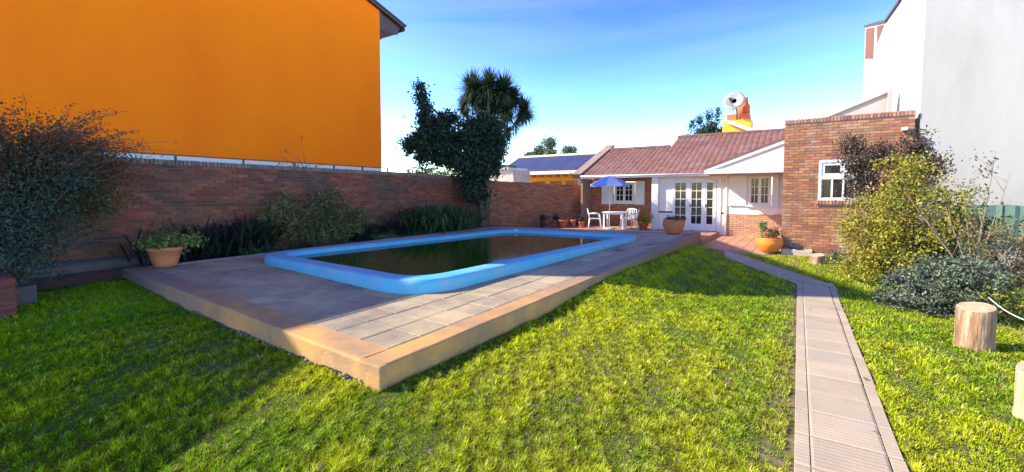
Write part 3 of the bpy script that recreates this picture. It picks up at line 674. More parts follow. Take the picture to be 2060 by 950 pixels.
shutter(hs_, -7.92, -7.36, 1.10, 2.18, PYY - .01); shutter(hs_, -6.30, -5.86, 1.10, 2.18, PYY - .01)
# french doors: two double-pane leaves and a narrow one, timber bottoms
for (xa, xb, nn) in ((-4.36, -3.82, 2), (-3.72, -3.22, 2), (-3.14, -2.80, 1)):
    d_ = MB().box(xa, FY - .02, .11, xa + .06, FY + .05, 2.13).box(xb - .06, FY - .02, .11, xb, FY + .05, 2.13).box(xa + .06, FY - .02, 2.05, xb - .06, FY + .05, 2.13).box(xa + .06, FY - .02, .11, xb - .06, FY + .05, .38).build('french_door', WHITE, hs_)
    ax, bx, az, bz = xa + .06, xb - .06, .38, 2.05
    for i in range(1, nn): X_ = ax + (bx - ax) * i / nn; MB().box(X_ - .013, FY - .008, az, X_ + .013, FY + .03, bz).build('glazing_bar', WHITE, d_)
    for k in range(1, 5): Z_ = az + (bz - az) * k / 5; MB().box(ax, FY - .005, Z_ - .013, bx, FY + .027, Z_ + .013).build('glazing_bar', WHITE, d_)
    for i in range(nn):
        for k in range(5):
            MB().box(ax + (bx - ax) * i / nn + .001, FY + .008, az + (bz - az) * k / 5 + .001, ax + (bx - ax) * (i + 1) / nn - .001, FY + .016, az + (bz - az) * (k + 1) / 5 - .001).build('pane', GLASS, d_)
    if xa > -4: MB().box(xa + .01, FY - .05, 1.05, xa + .04, FY - .021, 1.18).build('handle', METAL, d_)
MB().box(-4.40, FY - .03, .10, -4.362, FY + .06, 2.17).box(-3.818, FY - .03, .10, -3.722, FY + .06, 2.13).box(-3.218, FY - .03, .10, -3.142, FY + .06, 2.13).box(-2.798, FY - .03, .10, -2.74, FY + .06, 2.17).box(-4.362, FY - .03, 2.131, -2.798, FY + .06, 2.17).build('door_frame', WHITE, hs_)
window(hs_, -1.62, -.86, 1.15, 2.28, FY, [1, 1], 3, nxm=2)
shutter(hs_, -2.28, -1.66, 1.12, 2.32, FY - .01); shutter(hs_, -.80, -.60, 1.08, 2.36, FY - .01)
# roof: one plane from the eave to two ridge heights, tiles over a deck
ez, ey = 2.42, 18.72; sl = .409
def roofz(y): return ez + sl * (y - ey)
mb = MB()
mb.prism([(ey, ez - .06), (22.3, roofz(22.3) - .06), (22.3, roofz(22.3)), (ey, ez)], 'x', -8.38, -5.301)
mb.prism([(ey, ez - .06), (23.8, roofz(23.8) - .06), (23.8, roofz(23.8)), (ey, ez)], 'x', -5.30, -.41)
mb.prism([(22.302, roofz(22.3) - .06), (26.0, roofz(19.0)), (26.0, roofz(19.0) + .06), (22.302, roofz(22.3))], 'x', -8.38, -5.301)
mb.prism([(23.802, roofz(23.8) - .06), (28.6, roofz(19.0)), (28.6, roofz(19.0) + .06), (23.802, roofz(23.8))], 'x', -5.30, -.41)
mb.build('roof_deck', MORTAR, hs_)
RTM = piece_mesh('roof_tile', ROOFT, 'barrel'); items = []; an = math.atan(sl); tw, tl = .235, .30; cs = math.cos(an)
y = ey - .03
while y < 23.75:
    x = -8.34
    while x < -.45:
        if (x < -5.3 and y > 22.1): x += tw; continue
        items.append(TRS((x + tw / 2, y + tl * .56 * cs, roofz(y + tl * .5 * cs) + .028 + random.uniform(-.003, .003)), (tw * .98, tl * 1.12, .046), random.uniform(-.012, .012), 0, an - .035)); x += tw
    y += tl * cs
pieces(hs_, 'roof_tile', RTM, items, 'roof_tile_field')
for (x0, x1, yr) in ((-8.4, -5.3, 22.3), (-5.3, -.41, 23.8)):
    x = x0; its = []
    while x < x1 - .1: its.append(TRS((x + .17, yr, roofz(yr) + .05), (.35, .24, .10), 0, random.uniform(-.03, .0))); x += .34
    pieces(hs_, 'ridge_tile', piece_mesh('ridge_tile', ROOFT, 'soft'), its, 'ridge_field')
# eave board and gutter
MB().box(-8.40, ey - .07, ez - .12, -2.92, ey - .004, ez + .005).build('eave_board', WHITE, hs_)
MB().tube([(-8.42, ey - .10, ez - .03), (-2.93, ey - .10, ez - .03)], .035, 8).build('gutter', WHITE, hs_)
MB().prism([(ey, ez - .13), (FY - .001, ez - .10), (FY - .001, ez - .062), (ey, ez - .062)], 'x', -8.38, -2.9).box(-8.38, FY + .001, 2.505, -5.19, PYY + .01, 2.53).build('soffit', WHITE, hs_)
# porch gable in front of the window on the right
GY = 17.5; g0, g1 = -2.93, -.41; gs = .375
def gzr(x): return 2.50 + gs * (x - g0)
MB().prism([(g0 + .12, 2.49), (g1, 2.49), (g1, gzr(g1) - .11), ], 'y', GY + .02, GY + .08).build('gable_panel', WHITE, hs_)
MB().prism([(g0 - .02, gzr(g0) - .13), (g1, gzr(g1) - .13), (g1, gzr(g1)), (g0 - .02, gzr(g0) + .0)], 'y', GY - .03, GY + .018).build('barge_board', WHITE, hs_)
MB().box(g0, GY - .02, 2.33, g1, GY + .10, 2.485).build('gable_beam', WHITE, hs_)
MB().box(g0 - .03, GY + .102, 2.33, g0 + .05, ey - .08, 2.50).build('side_beam', WHITE, hs_)
MB().box(g0 + .051, GY + .102, 2.36, g1, FY - .003, 2.40).build('porch_ceiling', WHITE, hs_)
MB().prism([(g0 - .05, gzr(g0 - .05) + .004), (g1, gzr(g1) + .004), (g1, gzr(g1) + .07), (g0 - .05, gzr(g0 - .05) + .07)], 'y', GY - .05, 21.5).build('porch_roof', ROOFT, hs_)
rebase(hs_, (-4.5, 20, 0))
gp = MB().prism([(18.75, 2.3), (23.0, 4.05), (23.0, 4.25), (18.6, 2.50)], 'x', -8.85, -8.42).box(-8.52, 18.9, 0, -8.43, 19.98, 2.29).build('parapet_wall', mat('brown_render', (0.22, 0.14, 0.11), (0.30, 0.20, 0.16), 2, .9, .003, 30))
tag(gp, 'brown raking parapet wall between the tiled roof and the yellow house', 'wall')

# ================================================================== BRICK ANNEX
ax_ = thing('brick_annex', 'tall flat topped brick annex beside the white building', 'brick building')
X0, X1, YA, ZA = -.38, 2.36, 14.6, 3.66
wop = (.44, 1.54, 1.42, 2.50)
wall_y(MB(), X0 + .012, X1, -.3, ZA - .02, YA + .012, YA + .22, [wop]).box(X0 + .012, YA + .242, -.3, X0 + .24, 19.0, ZA - .06).box(X1 - .2, YA + .242, -.3, X1, 19.0, ZA - .06).box(X0 + .242, YA + .242, 3.2, X1 - .202, 18.9, 3.3).build('mortar_core', MORTAR_L, ax_)
BM_AN = piece_mesh('brick', mat('brick_annex_clay', (0.31, 0.105, 0.042), (0.37, 0.165, 0.072), 2.4, 0.85, 0.0, 70, 0.30, c3=(0.42, 0.30, 0.21), s3=1.3, t3=(.52, .72)))
brickwork(ax_, (X0, YA), (X1, YA), -.08, lambda s: ZA - .12, BM_AN, openings=[(wop[0] - X0, wop[1] - X0, wop[2] - .12, wop[3])], face=1, bl=.235, bh=.060, j=.015)
brickwork(ax_, (X0, 19.0), (X0, YA + .11), -.08, lambda s: ZA - .12, BM_AN, face=1, limit=0, stuff='side_brick_field')
items = []; x = X0 - .005
while x < X1: items.append(TRS((x + .033, YA + .10, ZA - .055 + random.uniform(-.003, .003)), (.060, .25, .12))); x += .0745
pieces(ax_, 'coping_brick', piece_mesh('coping_brick', mat('coping_clay', (0.30, 0.13, 0.09), (0.40, 0.20, 0.12), 4, 0.9, 0.003, 50, .3)), items, 'coping_field')
items = []; x = wop[0] - .05
while x < wop[1] + .05: items.append(TRS((x + .033, YA + .03, wop[2] - .062), (.058, .16, .11), 0, 0, -.1)); x += .0745
pieces(ax_, 'sill_brick', piece_mesh('sill_brick', mat('sill_clay', (0.34, 0.14, 0.09), (0.46, 0.20, 0.12), 4, 0.9, 0.003, 50, .3)), items, 'sill_field')
w_ = MB().box(wop[0], YA + .0, wop[2], wop[0] + .06, YA + .09, wop[3]).box(wop[1] - .06, YA, wop[2], wop[1], YA + .09, wop[3]).box(wop[0] + .06, YA, wop[3] - .06, wop[1] - .06, YA + .09, wop[3]).box(wop[0] + .06, YA, wop[2], wop[1] - .06, YA + .09, wop[2] + .05).box(wop[0] + .06, YA, 2.0, wop[1] - .06, YA + .09, 2.07).build('window', WHITE, ax_)
def sashes(y, za, zb, xs, st):
    for a, b in zip(xs[:-1], xs[1:]):
        MB().box(a + .003, y, za, a + st, y + .04, zb).box(b - st, y, za, b - .003, y + .04, zb).box(a + st, y, za, b - st, y + .04, za + st).box(a + st, y, zb - st, b - st, y + .04, zb).build('sash', WHITE, w_)
        MB().box(a + st + .001, y + .018, za + st + .001, b - st - .001, y + .026, zb - st - .001).build('pane', GLASS, w_)
sashes(YA + .02, 2.072, wop[3] - .062, [wop[0] + .06, (wop[0] + wop[1]) / 2, wop[1] - .06], .075)
sashes(YA + .03, wop[2] + .052, 1.998, [wop[0] + .06 + (wop[1] - wop[0] - .12) * k / 4 for k in range(5)], .022)
rebase(ax_, (1.0, 16.8, 0))
fl = thing('security_light', 'small white and black floodlight at the top corner of the brick annex', 'light fitting')
MB().bbox(2.10, YA - .12, 3.17, 2.22, YA - .02, 3.25, .01).build('housing', WHITE, fl)
MB().bbox(2.19, YA - .17, 3.08, 2.34, YA - .06, 3.18, .01).build('lamp_head', BLACK, fl)
MB().tube([(2.16, YA + .01, 3.2), (2.2, YA - .08, 3.14), (2.25, YA - .1, 3.12)], .012, 6).build('arm', BLACK, fl)
rebase(fl, (2.2, YA, 3.1))

# ================================================================== WHITE BUILDING
wb = thing('white_building', 'tall blank white building rising on the right', 'building')
XW = 2.46
MB().prism([(14.66, -.2), (27.0, -.2), (27.3, 9.62), (20.8, 7.75), (18.2, 7.50), (14.66, 7.50)], 'x', XW, XW + 1.5).build('side_wall', WHITE_W, wb)
MB().box(XW + .004, 14.645, -.2, 14, 14.655, 7.52).box(XW + 1.502, 14.656, -.2, 13.9, 27, 7.4).build('front_wall', WHITE_W, wb)
MB().prism([(14.6, 7.503), (18.2, 7.503), (20.8, 7.753), (27.35, 9.623), (27.35, 9.72), (20.8, 7.85), (18.2, 7.60), (14.6, 7.60)], 'x', XW - .06, XW + .4).build('roof_edge', DARKW, wb)
BR2 = mat('exposed_brick_paint', (0.20, 0.065, 0.035), (0.13, 0.045, 0.03), 6, 0.9, 0.004, 40)
MB().prism([(26.9, 9.40), (23.9, 8.55), (23.9, 7.25), (26.9, 8.0)][::-1], 'x', XW - .01, XW + .01).build('exposed_brick_patch', BR2, wb)
MB().prism([(23.2, 8.36), (21.2, 7.80), (22.9, 7.60)][::-1], 'x', XW - .01, XW + .01).build('exposed_brick_patch', BR2, wb)
rebase(wb, (5, 18, 0))
ob = thing('lean_to_gable', 'white raking gable with thin dark coping above the brick annex roof', 'gable wall')
MB().prism([(.55, 3.4), (2.20, 3.4), (2.20, 4.66), (.55, 3.98)], 'y', 17.5, 17.62).build('wall', WHITE_W, ob)
MB().prism([(.40, 3.925), (2.22, 4.675), (2.22, 4.72), (.40, 3.97)], 'y', 17.44, 17.66).build('coping', BEIGE, ob)
MB().bbox(2.17, 17.42, 3.4, 2.27, 17.499, 4.80, .008).build('end_pier', WHITE_W, ob)
rebase(ob, (1.4, 17.55, 3.4))

# green screened fence and low wall to the right
gf = thing('green_fence', 'green screened fence panels in front of the white building', 'fence')
for k in range(5):
    xa = 2.62 + k * 1.25
    vs = []; nn = 14
    for i in range(nn + 1):
        X_ = xa + 1.23 * i / nn; yo = 14.30 + .018 * math.sin(i * 2.1 + k)
        vs += [(X_, yo, .10), (X_, yo, 1.34 + .012 * math.sin(i + k)), (X_, yo + .012, 1.34 + .012 * math.sin(i + k)), (X_, yo + .012, .10)]
    MB().add(vs, [(i * 4 + a, (i + 1) * 4 + a, (i + 1) * 4 + (a + 1) % 4, i * 4 + (a + 1) % 4) for i in range(nn) for a in range(4)]).build('screen_panel', GREENF, gf)
    MB().tube([(xa - .01, 14.36, -.1), (xa - .01, 14.36, 1.42)], .022, 8).build('post', METAL, gf)
rebase(gf, (5.6, 14.3, 0))
lw = MB().bbox(3.3, 12.9, -.2, 9.0, 13.12, .44, .02).build('low_wall', LOWALL); tag(lw, 'low stained rendered wall below the green fence', 'wall')

# ================================================================== YELLOW HOUSE, BEIGE WALL, CHIMNEY
yh = thing('yellow_house', 'yellow house with dark solar collectors on its roof beyond the rear wall', 'house')
MB().box(-17.9, 27.0, 0, -11.0, 30, 3.0).build('wall', YELLOW, yh)
for xa, xb in ((-17.4, -16.7), (-16.0, -14.9), (-14.5, -13.6), (-13.3, -12.4)): MB().box(xa, 26.96, 1.7, xb, 26.998, 2.48).build('window', mat('amber_pane', (0.45, 0.12, 0.02), rough=.3), yh)
MB().prism([(26.5, 3.02), (29.4, 4.30), (29.4, 4.38), (26.5, 3.10)], 'x', -18.6, -10.9).build('roof', BEIGE, yh)
for k in range(6):
    xa = -18.5 + k * 1.24
    MB().prism([(26.62, 3.20), (29.2, 4.34), (29.2, 4.40), (26.62, 3.26)], 'x', xa, xa + 1.22).build('solar_panel', SOLAR, yh)
MB().bbox(-18.7, 26.38, 2.92, -12.7, 26.48, 3.10, .01).build('gutter', WHITE, yh)
MB().box(-18.9, 29.42, 4.28, -10.3, 29.7, 4.55).build('ridge_parapet', YELPALE, yh)
for k in range(9): MB().box(-17.6 + k * .62, 26.5, 2.75, -17.5 + k * .62, 26.99, 2.9).build('rafter_end', mat('orange_timber', (0.5, 0.13, 0.02)), yh)
MB().prism([(26.35, 2.95), (29.6, 4.38), (29.6, 4.60), (26.35, 3.17)], 'x', -11.6, -11.35).build('verge', WHITE, yh)
rebase(yh, (-14.5, 28, 0))
bs = thing('beige_outbuilding', 'weathered beige outbuilding with dark flat roof edge behind the trees', 'outbuilding')
MB().box(-18.0, 23.0, 0, -14.95, 25, 3.1).build('wall', BEIGE, bs); MB().box(-17.9, 22.8, 3.103, -15.2, 25.1, 3.25).build('roof', WHITE, bs); MB().box(-16.0, 22.7, 3.253, -15.1, 23.6, 3.40).build('roof_vent', BLACK, bs)
rebase(bs, (-16.4, 24, 0))
ch = thing('chimney', 'yellow chimney block with red pot rising behind the tiled roof', 'chimney')
MB().bbox(-3.34, 24.6, 3.6, -2.05, 25.7, 5.28, .02).build('stack', YELLOW, ch)
MB().bbox(-3.18, 24.8, 5.283, -2.15, 25.6, 5.62, .03).build('cap_course', REDCL, ch)
MB().lathe([(.0, .0), (.30, .0), (.30, .42), (.20, .60), (.19, .85), (.0, .85)], (-2.46, 25.2, 5.6), 16).build('pot', REDCL, ch)
MB().prism([(-3.12, 5.30), (-1.62, 4.62), (-1.62, 4.42), (-3.12, 5.14)], 'y', 24.40, 24.55).build('flashing_board', WHITE, ch)
rebase(ch, (-2.7, 25.1, 3.6))
di = thing('satellite_dish', 'round grey satellite dish mounted on the yellow chimney', 'satellite dish')
vs = []; R_ = .50; nn = 24; rr_ = [0, .25, .5, .75, 1]
axd = Vector((-.15, -.93, .33)).normalized(); ua = axd.orthogonal().normalized(); ub = axd.cross(ua); dc = Vector((-2.80, 24.4, 6.18))
for r in rr_[1:]:
    for k in range(nn): t = 2 * math.pi * k / nn; vs.append(dc + (ua * math.cos(t) + ub * math.sin(t)) * R_ * r + axd * .05 * r * r)
fs = [(i * nn + k, i * nn + (k + 1) % nn, (i + 1) * nn + (k + 1) % nn, (i + 1) * nn + k) for i in range(3) for k in range(nn)] + [tuple(range(nn))]
o = MB().add(vs, fs, True).build('reflector', DISH, di); so_ = o.modifiers.new('thick', 'SOLIDIFY'); so_.thickness = .02
MB().tube([dc - axd * .02, dc - axd * .2 - Vector((0, 0, .1)), (-2.7, 24.7, 5.7), (-2.7, 24.75, 5.3)], .035, 8).build('mast', METAL, di)
MB().tube([dc - Vector((0, 0, .5)), dc + axd * .55 + Vector((0, 0, -.2))], .015, 6).tube([dc + ua * .3, dc + axd * .55 + Vector((0, 0, -.2))], .01, 6).build('feed_arm', METAL, di)
p = dc + axd * .55 + Vector((-.02, 0, -.16)); MB().bbox(p.x - .07, p.y - .07, p.z - .06, p.x + .07, p.y + .07, p.z + .06, .01).build('receiver', BLACK, di)
rebase(di, (-2.7, 24.7, 5.3))

# ================================================================== UMBRELLA, TABLE, CHAIRS
um = thing('parasol', 'open blue and lavender garden parasol over the white table', 'parasol')
MB().tube([(0, 0, .0), (0, 0, 2.24)], .019, 8).build('pole', PLASTIC, um)
MB().lathe([(0, .07), (.06, .07), (.22, .04), (.24, 0), (0, 0)], (0, 0, 0), 18).build('base', CONC, um)
for k in range(8):
    vs = []; rows = 5; t0, t1 = 2 * math.pi * k / 8 + .2, 2 * math.pi * (k + 1) / 8 + .2
    for i in range(rows + 1):
        s = i / rows; r = .04 + .86 * s
        for j in range(5):
            t = t0 + (t1 - t0) * j / 4; sag = .035 * s * math.sin(math.pi * j / 4)
            z = 2.25 - .36 * s ** 1.25 - sag; q = r * (1 - .04 * math.sin(math.pi * j / 4) * s); vs.append((q * math.cos(t), q * math.sin(t), z))
    fs = [(i * 5 + j, i * 5 + j + 1, (i + 1) * 5 + j + 1, (i + 1) * 5 + j) for i in range(rows) for j in range(4)]
    for j in range(5):
        x, y, z = vs[rows * 5 + j]; vs.append((x, y, z - .07))
    fs += [(rows * 5 + j, rows * 5 + j + 1, rows * 5 + 6 + j, rows * 5 + 5 + j) for j in range(4)]
    MB().add(vs, fs, True).build('canopy_panel', UMB_A if k % 2 == 0 else UMB_B, um)
    MB().tube([(0, 0, 2.2), (.88 * math.cos(t0), .88 * math.sin(t0), 1.87)], .006, 4).build('rib', PLASTIC, um)
um.location = (-6.68, 17.75, .10); um.scale = (.92, .92, 1.0)
tb = thing('garden_table', 'white plastic garden table under the parasol', 'table')
MB().bbox(-.48, -.38, .68, .48, .38, .72, .012).build('tabletop', PLASTIC, tb)
MB().box(-.42, -.32, .62, .42, -.30, .679).box(-.42, .30, .62, .42, .32, .679).build('apron', PLASTIC, tb)
for sx in (-1, 1):
    for sy in (-1, 1): MB().bbox(sx * .40 - .035, sy * .30 - .035, 0, sx * .40 + .035, sy * .30 + .035, .62, .008).build('leg', PLASTIC, tb)
tb.location = (-6.60, 18.2, .10); tb.rotation_euler.z = .12
def chair():
    c = thing('garden_chair', 'white plastic armchair left of the garden table, seen from the side', 'chair', 'white plastic garden chairs')
    MB().bbox(-.24, -.23, .40, .24, .24, .43, .012).build('seat', PLASTIC, c)
    fr = MB().tube([(-.23, .22, .42), (-.25, .27, .62), (-.22, .31, .80), (0, .325, .84), (.22, .31, .80), (.25, .27, .62), (.23, .22, .42)], .018, 8).build('back_frame', PLASTIC, c)
    for x in (-.13, -.045, .045, .13): MB().box(x - .022, .24, .44, x + .022, .26, .46).tube([(x, .235, .43), (x, .275, .62), (x, .315, .815)], .018, 6).build('back_slat', PLASTIC, c)
    for s in (-1, 1):
        MB().tube([(s * .24, -.20, .62), (s * .27, 0, .645), (s * .25, .27, .64)], [.022, .026, .018], 8).build('armrest', PLASTIC, c)
        MB().tube([(s * .23, -.20, .63), (s * .25, -.22, .40), (s * .27, -.26, 0)], [.02, .026, .022], 8).build('leg', PLASTIC, c)
        MB().tube([(s * .23, .22, .42), (s * .26, .29, 0)], [.026, .022], 8).build('leg', PLASTIC, c)
    return c
c1_ = chair(); c1_.location = (-7.42, 17.95, .10); c1_.rotation_euler.z = math.radians(115)
c2_ = copy_tree(c1_); c2_['label'] = 'white plastic armchair right of the table, its back towards the door column'; c2_.location = (-5.88, 18.15, .10); c2_.rotation_euler.z = math.radians(-75)
c3_ = copy_tree(c1_); c3_['label'] = 'white plastic armchair behind the right end of the table, nearest the porch window'; c3_.location = (-6.25, 18.95, .10); c3_.rotation_euler.z = math.radians(-10)

# ================================================================== POTS
def pot(label, loc, r, h, m=TERRA, shape='round', group=None, soil=True):
    t = thing('plant_pot', label, 'plant pot', group)
    if shape == 'bowl': pr = [(0, 0), (r * .55, 0), (r * .72, h * .15), (r * .95, h * .5), (r, h * .75), (r * .93, h * .93), (r * .96, h), (r * .88, h), (r * .84, h * .9), (0, h * .86)]
    elif shape == 'flare': pr = [(0, 0), (r * .62, 0), (r * .70, h * .2), (r * .92, h * .82), (r, h * .84), (r, h), (r * .9, h), (r * .86, h * .9), (0, h * .88)]
    else: pr = [(0, 0), (r * .6, 0), (r * .85, h * .2), (r, h * .5), (r * .97, h * .75), (r * .88, h * .88), (r * .94, h * .93), (r * .94, h), (r * .84, h), (r * .80, h * .9), (0, h * .88)]
    MB().lathe(pr, (0, 0, 0), 30).build('pot', m, t)
    MB().lathe([(0, h * .91), (r * .80, h * .905)], (0, 0, 0), 20).build('soil', SOIL, t)
    t.location = loc; return t
def plant(name, label, loc, cat='plant', group=None):
    t = thing(name, label, cat, group); t.location = loc; return t
P1 = pot('terracotta pot on the shaded left corner of the deck', (-9.48, 3.12, .30), .27, .35, mat('pinkish_terracotta', (0.58, 0.20, 0.085), (0.50, 0.17, 0.075), 4, .8), 'flare')
t = plant('potted_shrub', 'low pale green leafy shrub spreading over the pot on the deck corner', (-9.48, 3.12, .62))
C, ce = blob_points([(0, 0, .12, .52, .52, .12, 3), (.15, .1, .17, .40, .4, .10, 1)], 1500, .06, .2)
leaves('foliage', C, LF_SPRING, .06, .55, t, up=.6); branches('stem', (0, 0, -.04), ce, BARK, t, .010, 14)
C, ce = blob_points([(0.1, .15, .42, .42, .42, .2, 1)], 380, .08, .3); leaves('sparse_foliage', C, LF_OLIVE, .045, .5, t); branches('twig', (0, 0, 0), ce, BARK, t, .006, 16)
P2 = pot('large round terracotta pot on the far right corner of the deck', (-3.28, 14.35, .325), .335, .47, TERRA, 'bowl')
t = plant('potted_groundcover', 'flat clipped brown green plant filling the large round pot', (-3.28, 14.35, .77))
C, ce = blob_points([(0, 0, .02, .36, .36, .06, 1)], 1100, .045, .1); leaves('foliage', C, LF_WINE, .05, .5, t, up=.5)
P3 = pot('bright orange clay pot against the brick annex', (-.66, 14.30, -.045), .35, .40, TERRA_B, 'bowl')
t = plant('potted_grass', 'pale spiky grass and twigs in the bright orange pot', (-.66, 14.30, .33))
mb = MB()
for k in range(90): strap(mb, (random.uniform(-.18, .18), random.uniform(-.18, .18), 0), random.uniform(0, 6.28), random.uniform(.25, .60), .014, random.uniform(.15, .8), random.uniform(.8, 1.15), 5)
tag(mb.build('foliage', LF_DRY, t), kind='stuff')
C, ce = blob_points([(.1, 0, .18, .26, .26, .16, 1)], 500, .05, .2); leaves('leafy_tuft', C, LF_WINE, .05, .4, t)
C, ce = blob_points([(-.12, 0, .34, .14, .14, .22, 1)], 260, .05, .2); leaves('green_tuft', C, LF_SPRING, .07, .35, t, up=1)
for i, (lab, x, y, r, h, m_, pl) in enumerate([
        ('dark terracotta pot with a drooping dark plant, by the angled brick wall', -9.15, 17.55, .17, .30, TERRA, LF_NIGHT), ('rounded terracotta pot, largest of those by the angled wall', -8.72, 17.45, .24, .34, TERRA, None),
        ('small brown pot nearest the left garden chair', -8.02, 17.9, .15, .26, TERRA, LF_NIGHT), ('narrow reddish pot standing among the pots by the angled wall', -8.38, 17.8, .13, .34, TERRA, None),
        ('squat dark pot farthest left by the angled wall', -9.55, 17.1, .15, .22, METAL, LF_NIGHT)]):
    pot(lab, (x, y, .10), r, h, m_, 'flare', 'pots by the angled brick wall')
    if pl:
        t = plant('potted_plant', ['dark leafy plant drooping over its pot by the angled wall', '', 'dark upright plant in the pot nearest the left chair', '', 'small dark plant in the squat pot farthest left'][i], (x, y, .10 + h * .9), group='plants in pots by the angled wall')
        C, ce = blob_points([(0, 0, .16, r * 1.2, r * 1.2, .2, 1)], 380, .05, .2); leaves('foliage', C, pl, .07, .4, t); branches('stem', (0, 0, -.02), ce, BARK, t, .006, 8)
pot('low terracotta pot by the white door column', (-5.45, 18.45, .10), .22, .24, TERRA, 'flare')
t = plant('potted_shrub', 'yellowish leafy shrub in the low pot by the door column', (-5.45, 18.45, .30))
C, ce = blob_points([(0, 0, .28, .38, .34, .30, 1)], 1000, .07, .2); leaves('foliage', C, LF_YEL, .07, .45, t); branches('stem', (0, 0, 0), ce, BARK, t, .008, 12)
t = thing('blue_bucket', 'small blue and black plastic bowl at the foot of the brick annex', 'bowl')
MB().lathe([(0, 0), (.07, 0), (.12, .09), (.13, .10), (.115, .10), (.07, .02)], (0, 0, 0), 20).build('bowl', BLUEP, t)
MB().bbox(.02, -.14, .02, .20, -.02, .09, .01).build('black_part', BLACK, t); t.location = (-.08, 14.34, .07)
st = MB().bbox(-.36, 14.22, -.2, .36, 14.585, .075, .03).build('concrete_block', mat('plinth_render', (0.50, 0.38, 0.28), (0.40, 0.33, 0.24), 4, .9, .004, 30)); tag(st, 'low pale concrete plinth against the foot of the brick annex', 'plinth')

# ================================================================== STUMPS, ROPE, POST
def stump(label, loc, r, h, seed):
    t = thing('tree_stump', label, 'tree stump', 'cut log stumps on the grass'); n = 40; vs = []; hs2 = [-.05, 0, .03, h * .35, h * .7, h - .015, h]
    def rr(k, z): 
        a = 2 * math.pi * k / n; return r * (1 + .06 * noise.noise(Vector((math.cos(a) * 2, math.sin(a) * 2, seed + z * .8))) + .025 * noise.noise(Vector((math.cos(a) * 9, math.sin(a) * 9, seed)))) * (1.05 if z < .02 else 1)
    for z in hs2:
        for k in range(n): a = 2 * math.pi * k / n; q = rr(k, z) * (.97 if z == h else 1); vs.append((q * math.cos(a), q * math.sin(a), z + (0.03 * math.cos(a - 1) if z > h * .9 else 0)))
    MB().add(vs, [(i * n + k, i * n + (k + 1) % n, (i + 1) * n + (k + 1) % n, (i + 1) * n + k) for i in range(len(hs2) - 1) for k in range(n)], True).build('bark', STUMPB, t)
    MB().add([v for v in vs[-n:]], [tuple(range(n))]).build('cut_face', STUMPT, t)
    t.location = loc; return t
stump('sawn log stump standing beside the grey green mound shrub', (1.60, 6.48, 0), .150, .41, 1)
t = stump('pale log stump cut off by the right edge of the photo', (1.53, 4.62, 0), .165, .35, 5)
t.children[0].data.materials[0] = mat('pale_stump_side', (0.50, 0.38, 0.22), (0.36, 0.26, 0.15), 6, 0.9, 0.02, 14, stretch=(4, 4, 0.45))
stump('small log stump on the grass near the brick annex', (.42, 12.75, -.075), .15, .21, 9)
t = thing('rope_post', 'pale blue grey post at the right edge with a rope tied to it', 'post')
MB().tube([(2.105, 6.9, -.1), (2.105, 6.9, .44)], .030, 10).build('post', mat('blue_grey_paint', (0.50, 0.60, 0.66), rough=.6), t); rebase(t, (2.105, 6.9, 0))
pts = [(2.00 + (2.08 - 2.00) * s, 7.70 + (6.9 - 7.70) * s, (.32 - .08 * s) - .03 * math.sin(math.pi * s)) for s in [i / 8 for i in range(9)]]
t = MB().tube(pts + [(2.5, 6.6, .22)], .006, 6).build('rope', ROPE); tag(t, 'white rope sagging from the shrubs to the blue grey post', 'rope')

# ================================================================== PLANTERS AT THE LEFT
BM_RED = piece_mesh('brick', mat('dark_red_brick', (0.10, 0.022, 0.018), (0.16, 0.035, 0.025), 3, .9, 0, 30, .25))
pb = thing('brick_planter', 'dark red brick planter box at the left edge of the lawn', 'planter')
MB().box(-11.2, .2, -.2, -8.40, 1.16, .50).build('mortar_core', MORTAR, pb)
brickwork(pb, (-8.388, 0.2), (-8.388, 1.17), .0, lambda s: .53, BM_RED, face=1, limit=60); brickwork(pb, (-8.39, 1.172), (-11.2, 1.172), .0, lambda s: .53, BM_RED, face=1, limit=80)
MB().box(-11.2, .25, .50, -8.45, 1.1, .52).build('soil', SOIL, pb)
rebase(pb, (-9.7, .7, 0))
t = MB().bbox(-9.3, 1.22, -.1, -9.06, 1.46, .30, .015).build('concrete_post', mat('stained_concrete', (0.07, 0.06, 0.06), (0.12, 0.10, 0.10), 4, .95, .006, 30)); tag(t, 'squat grey concrete post beside the dark red planter', 'post')

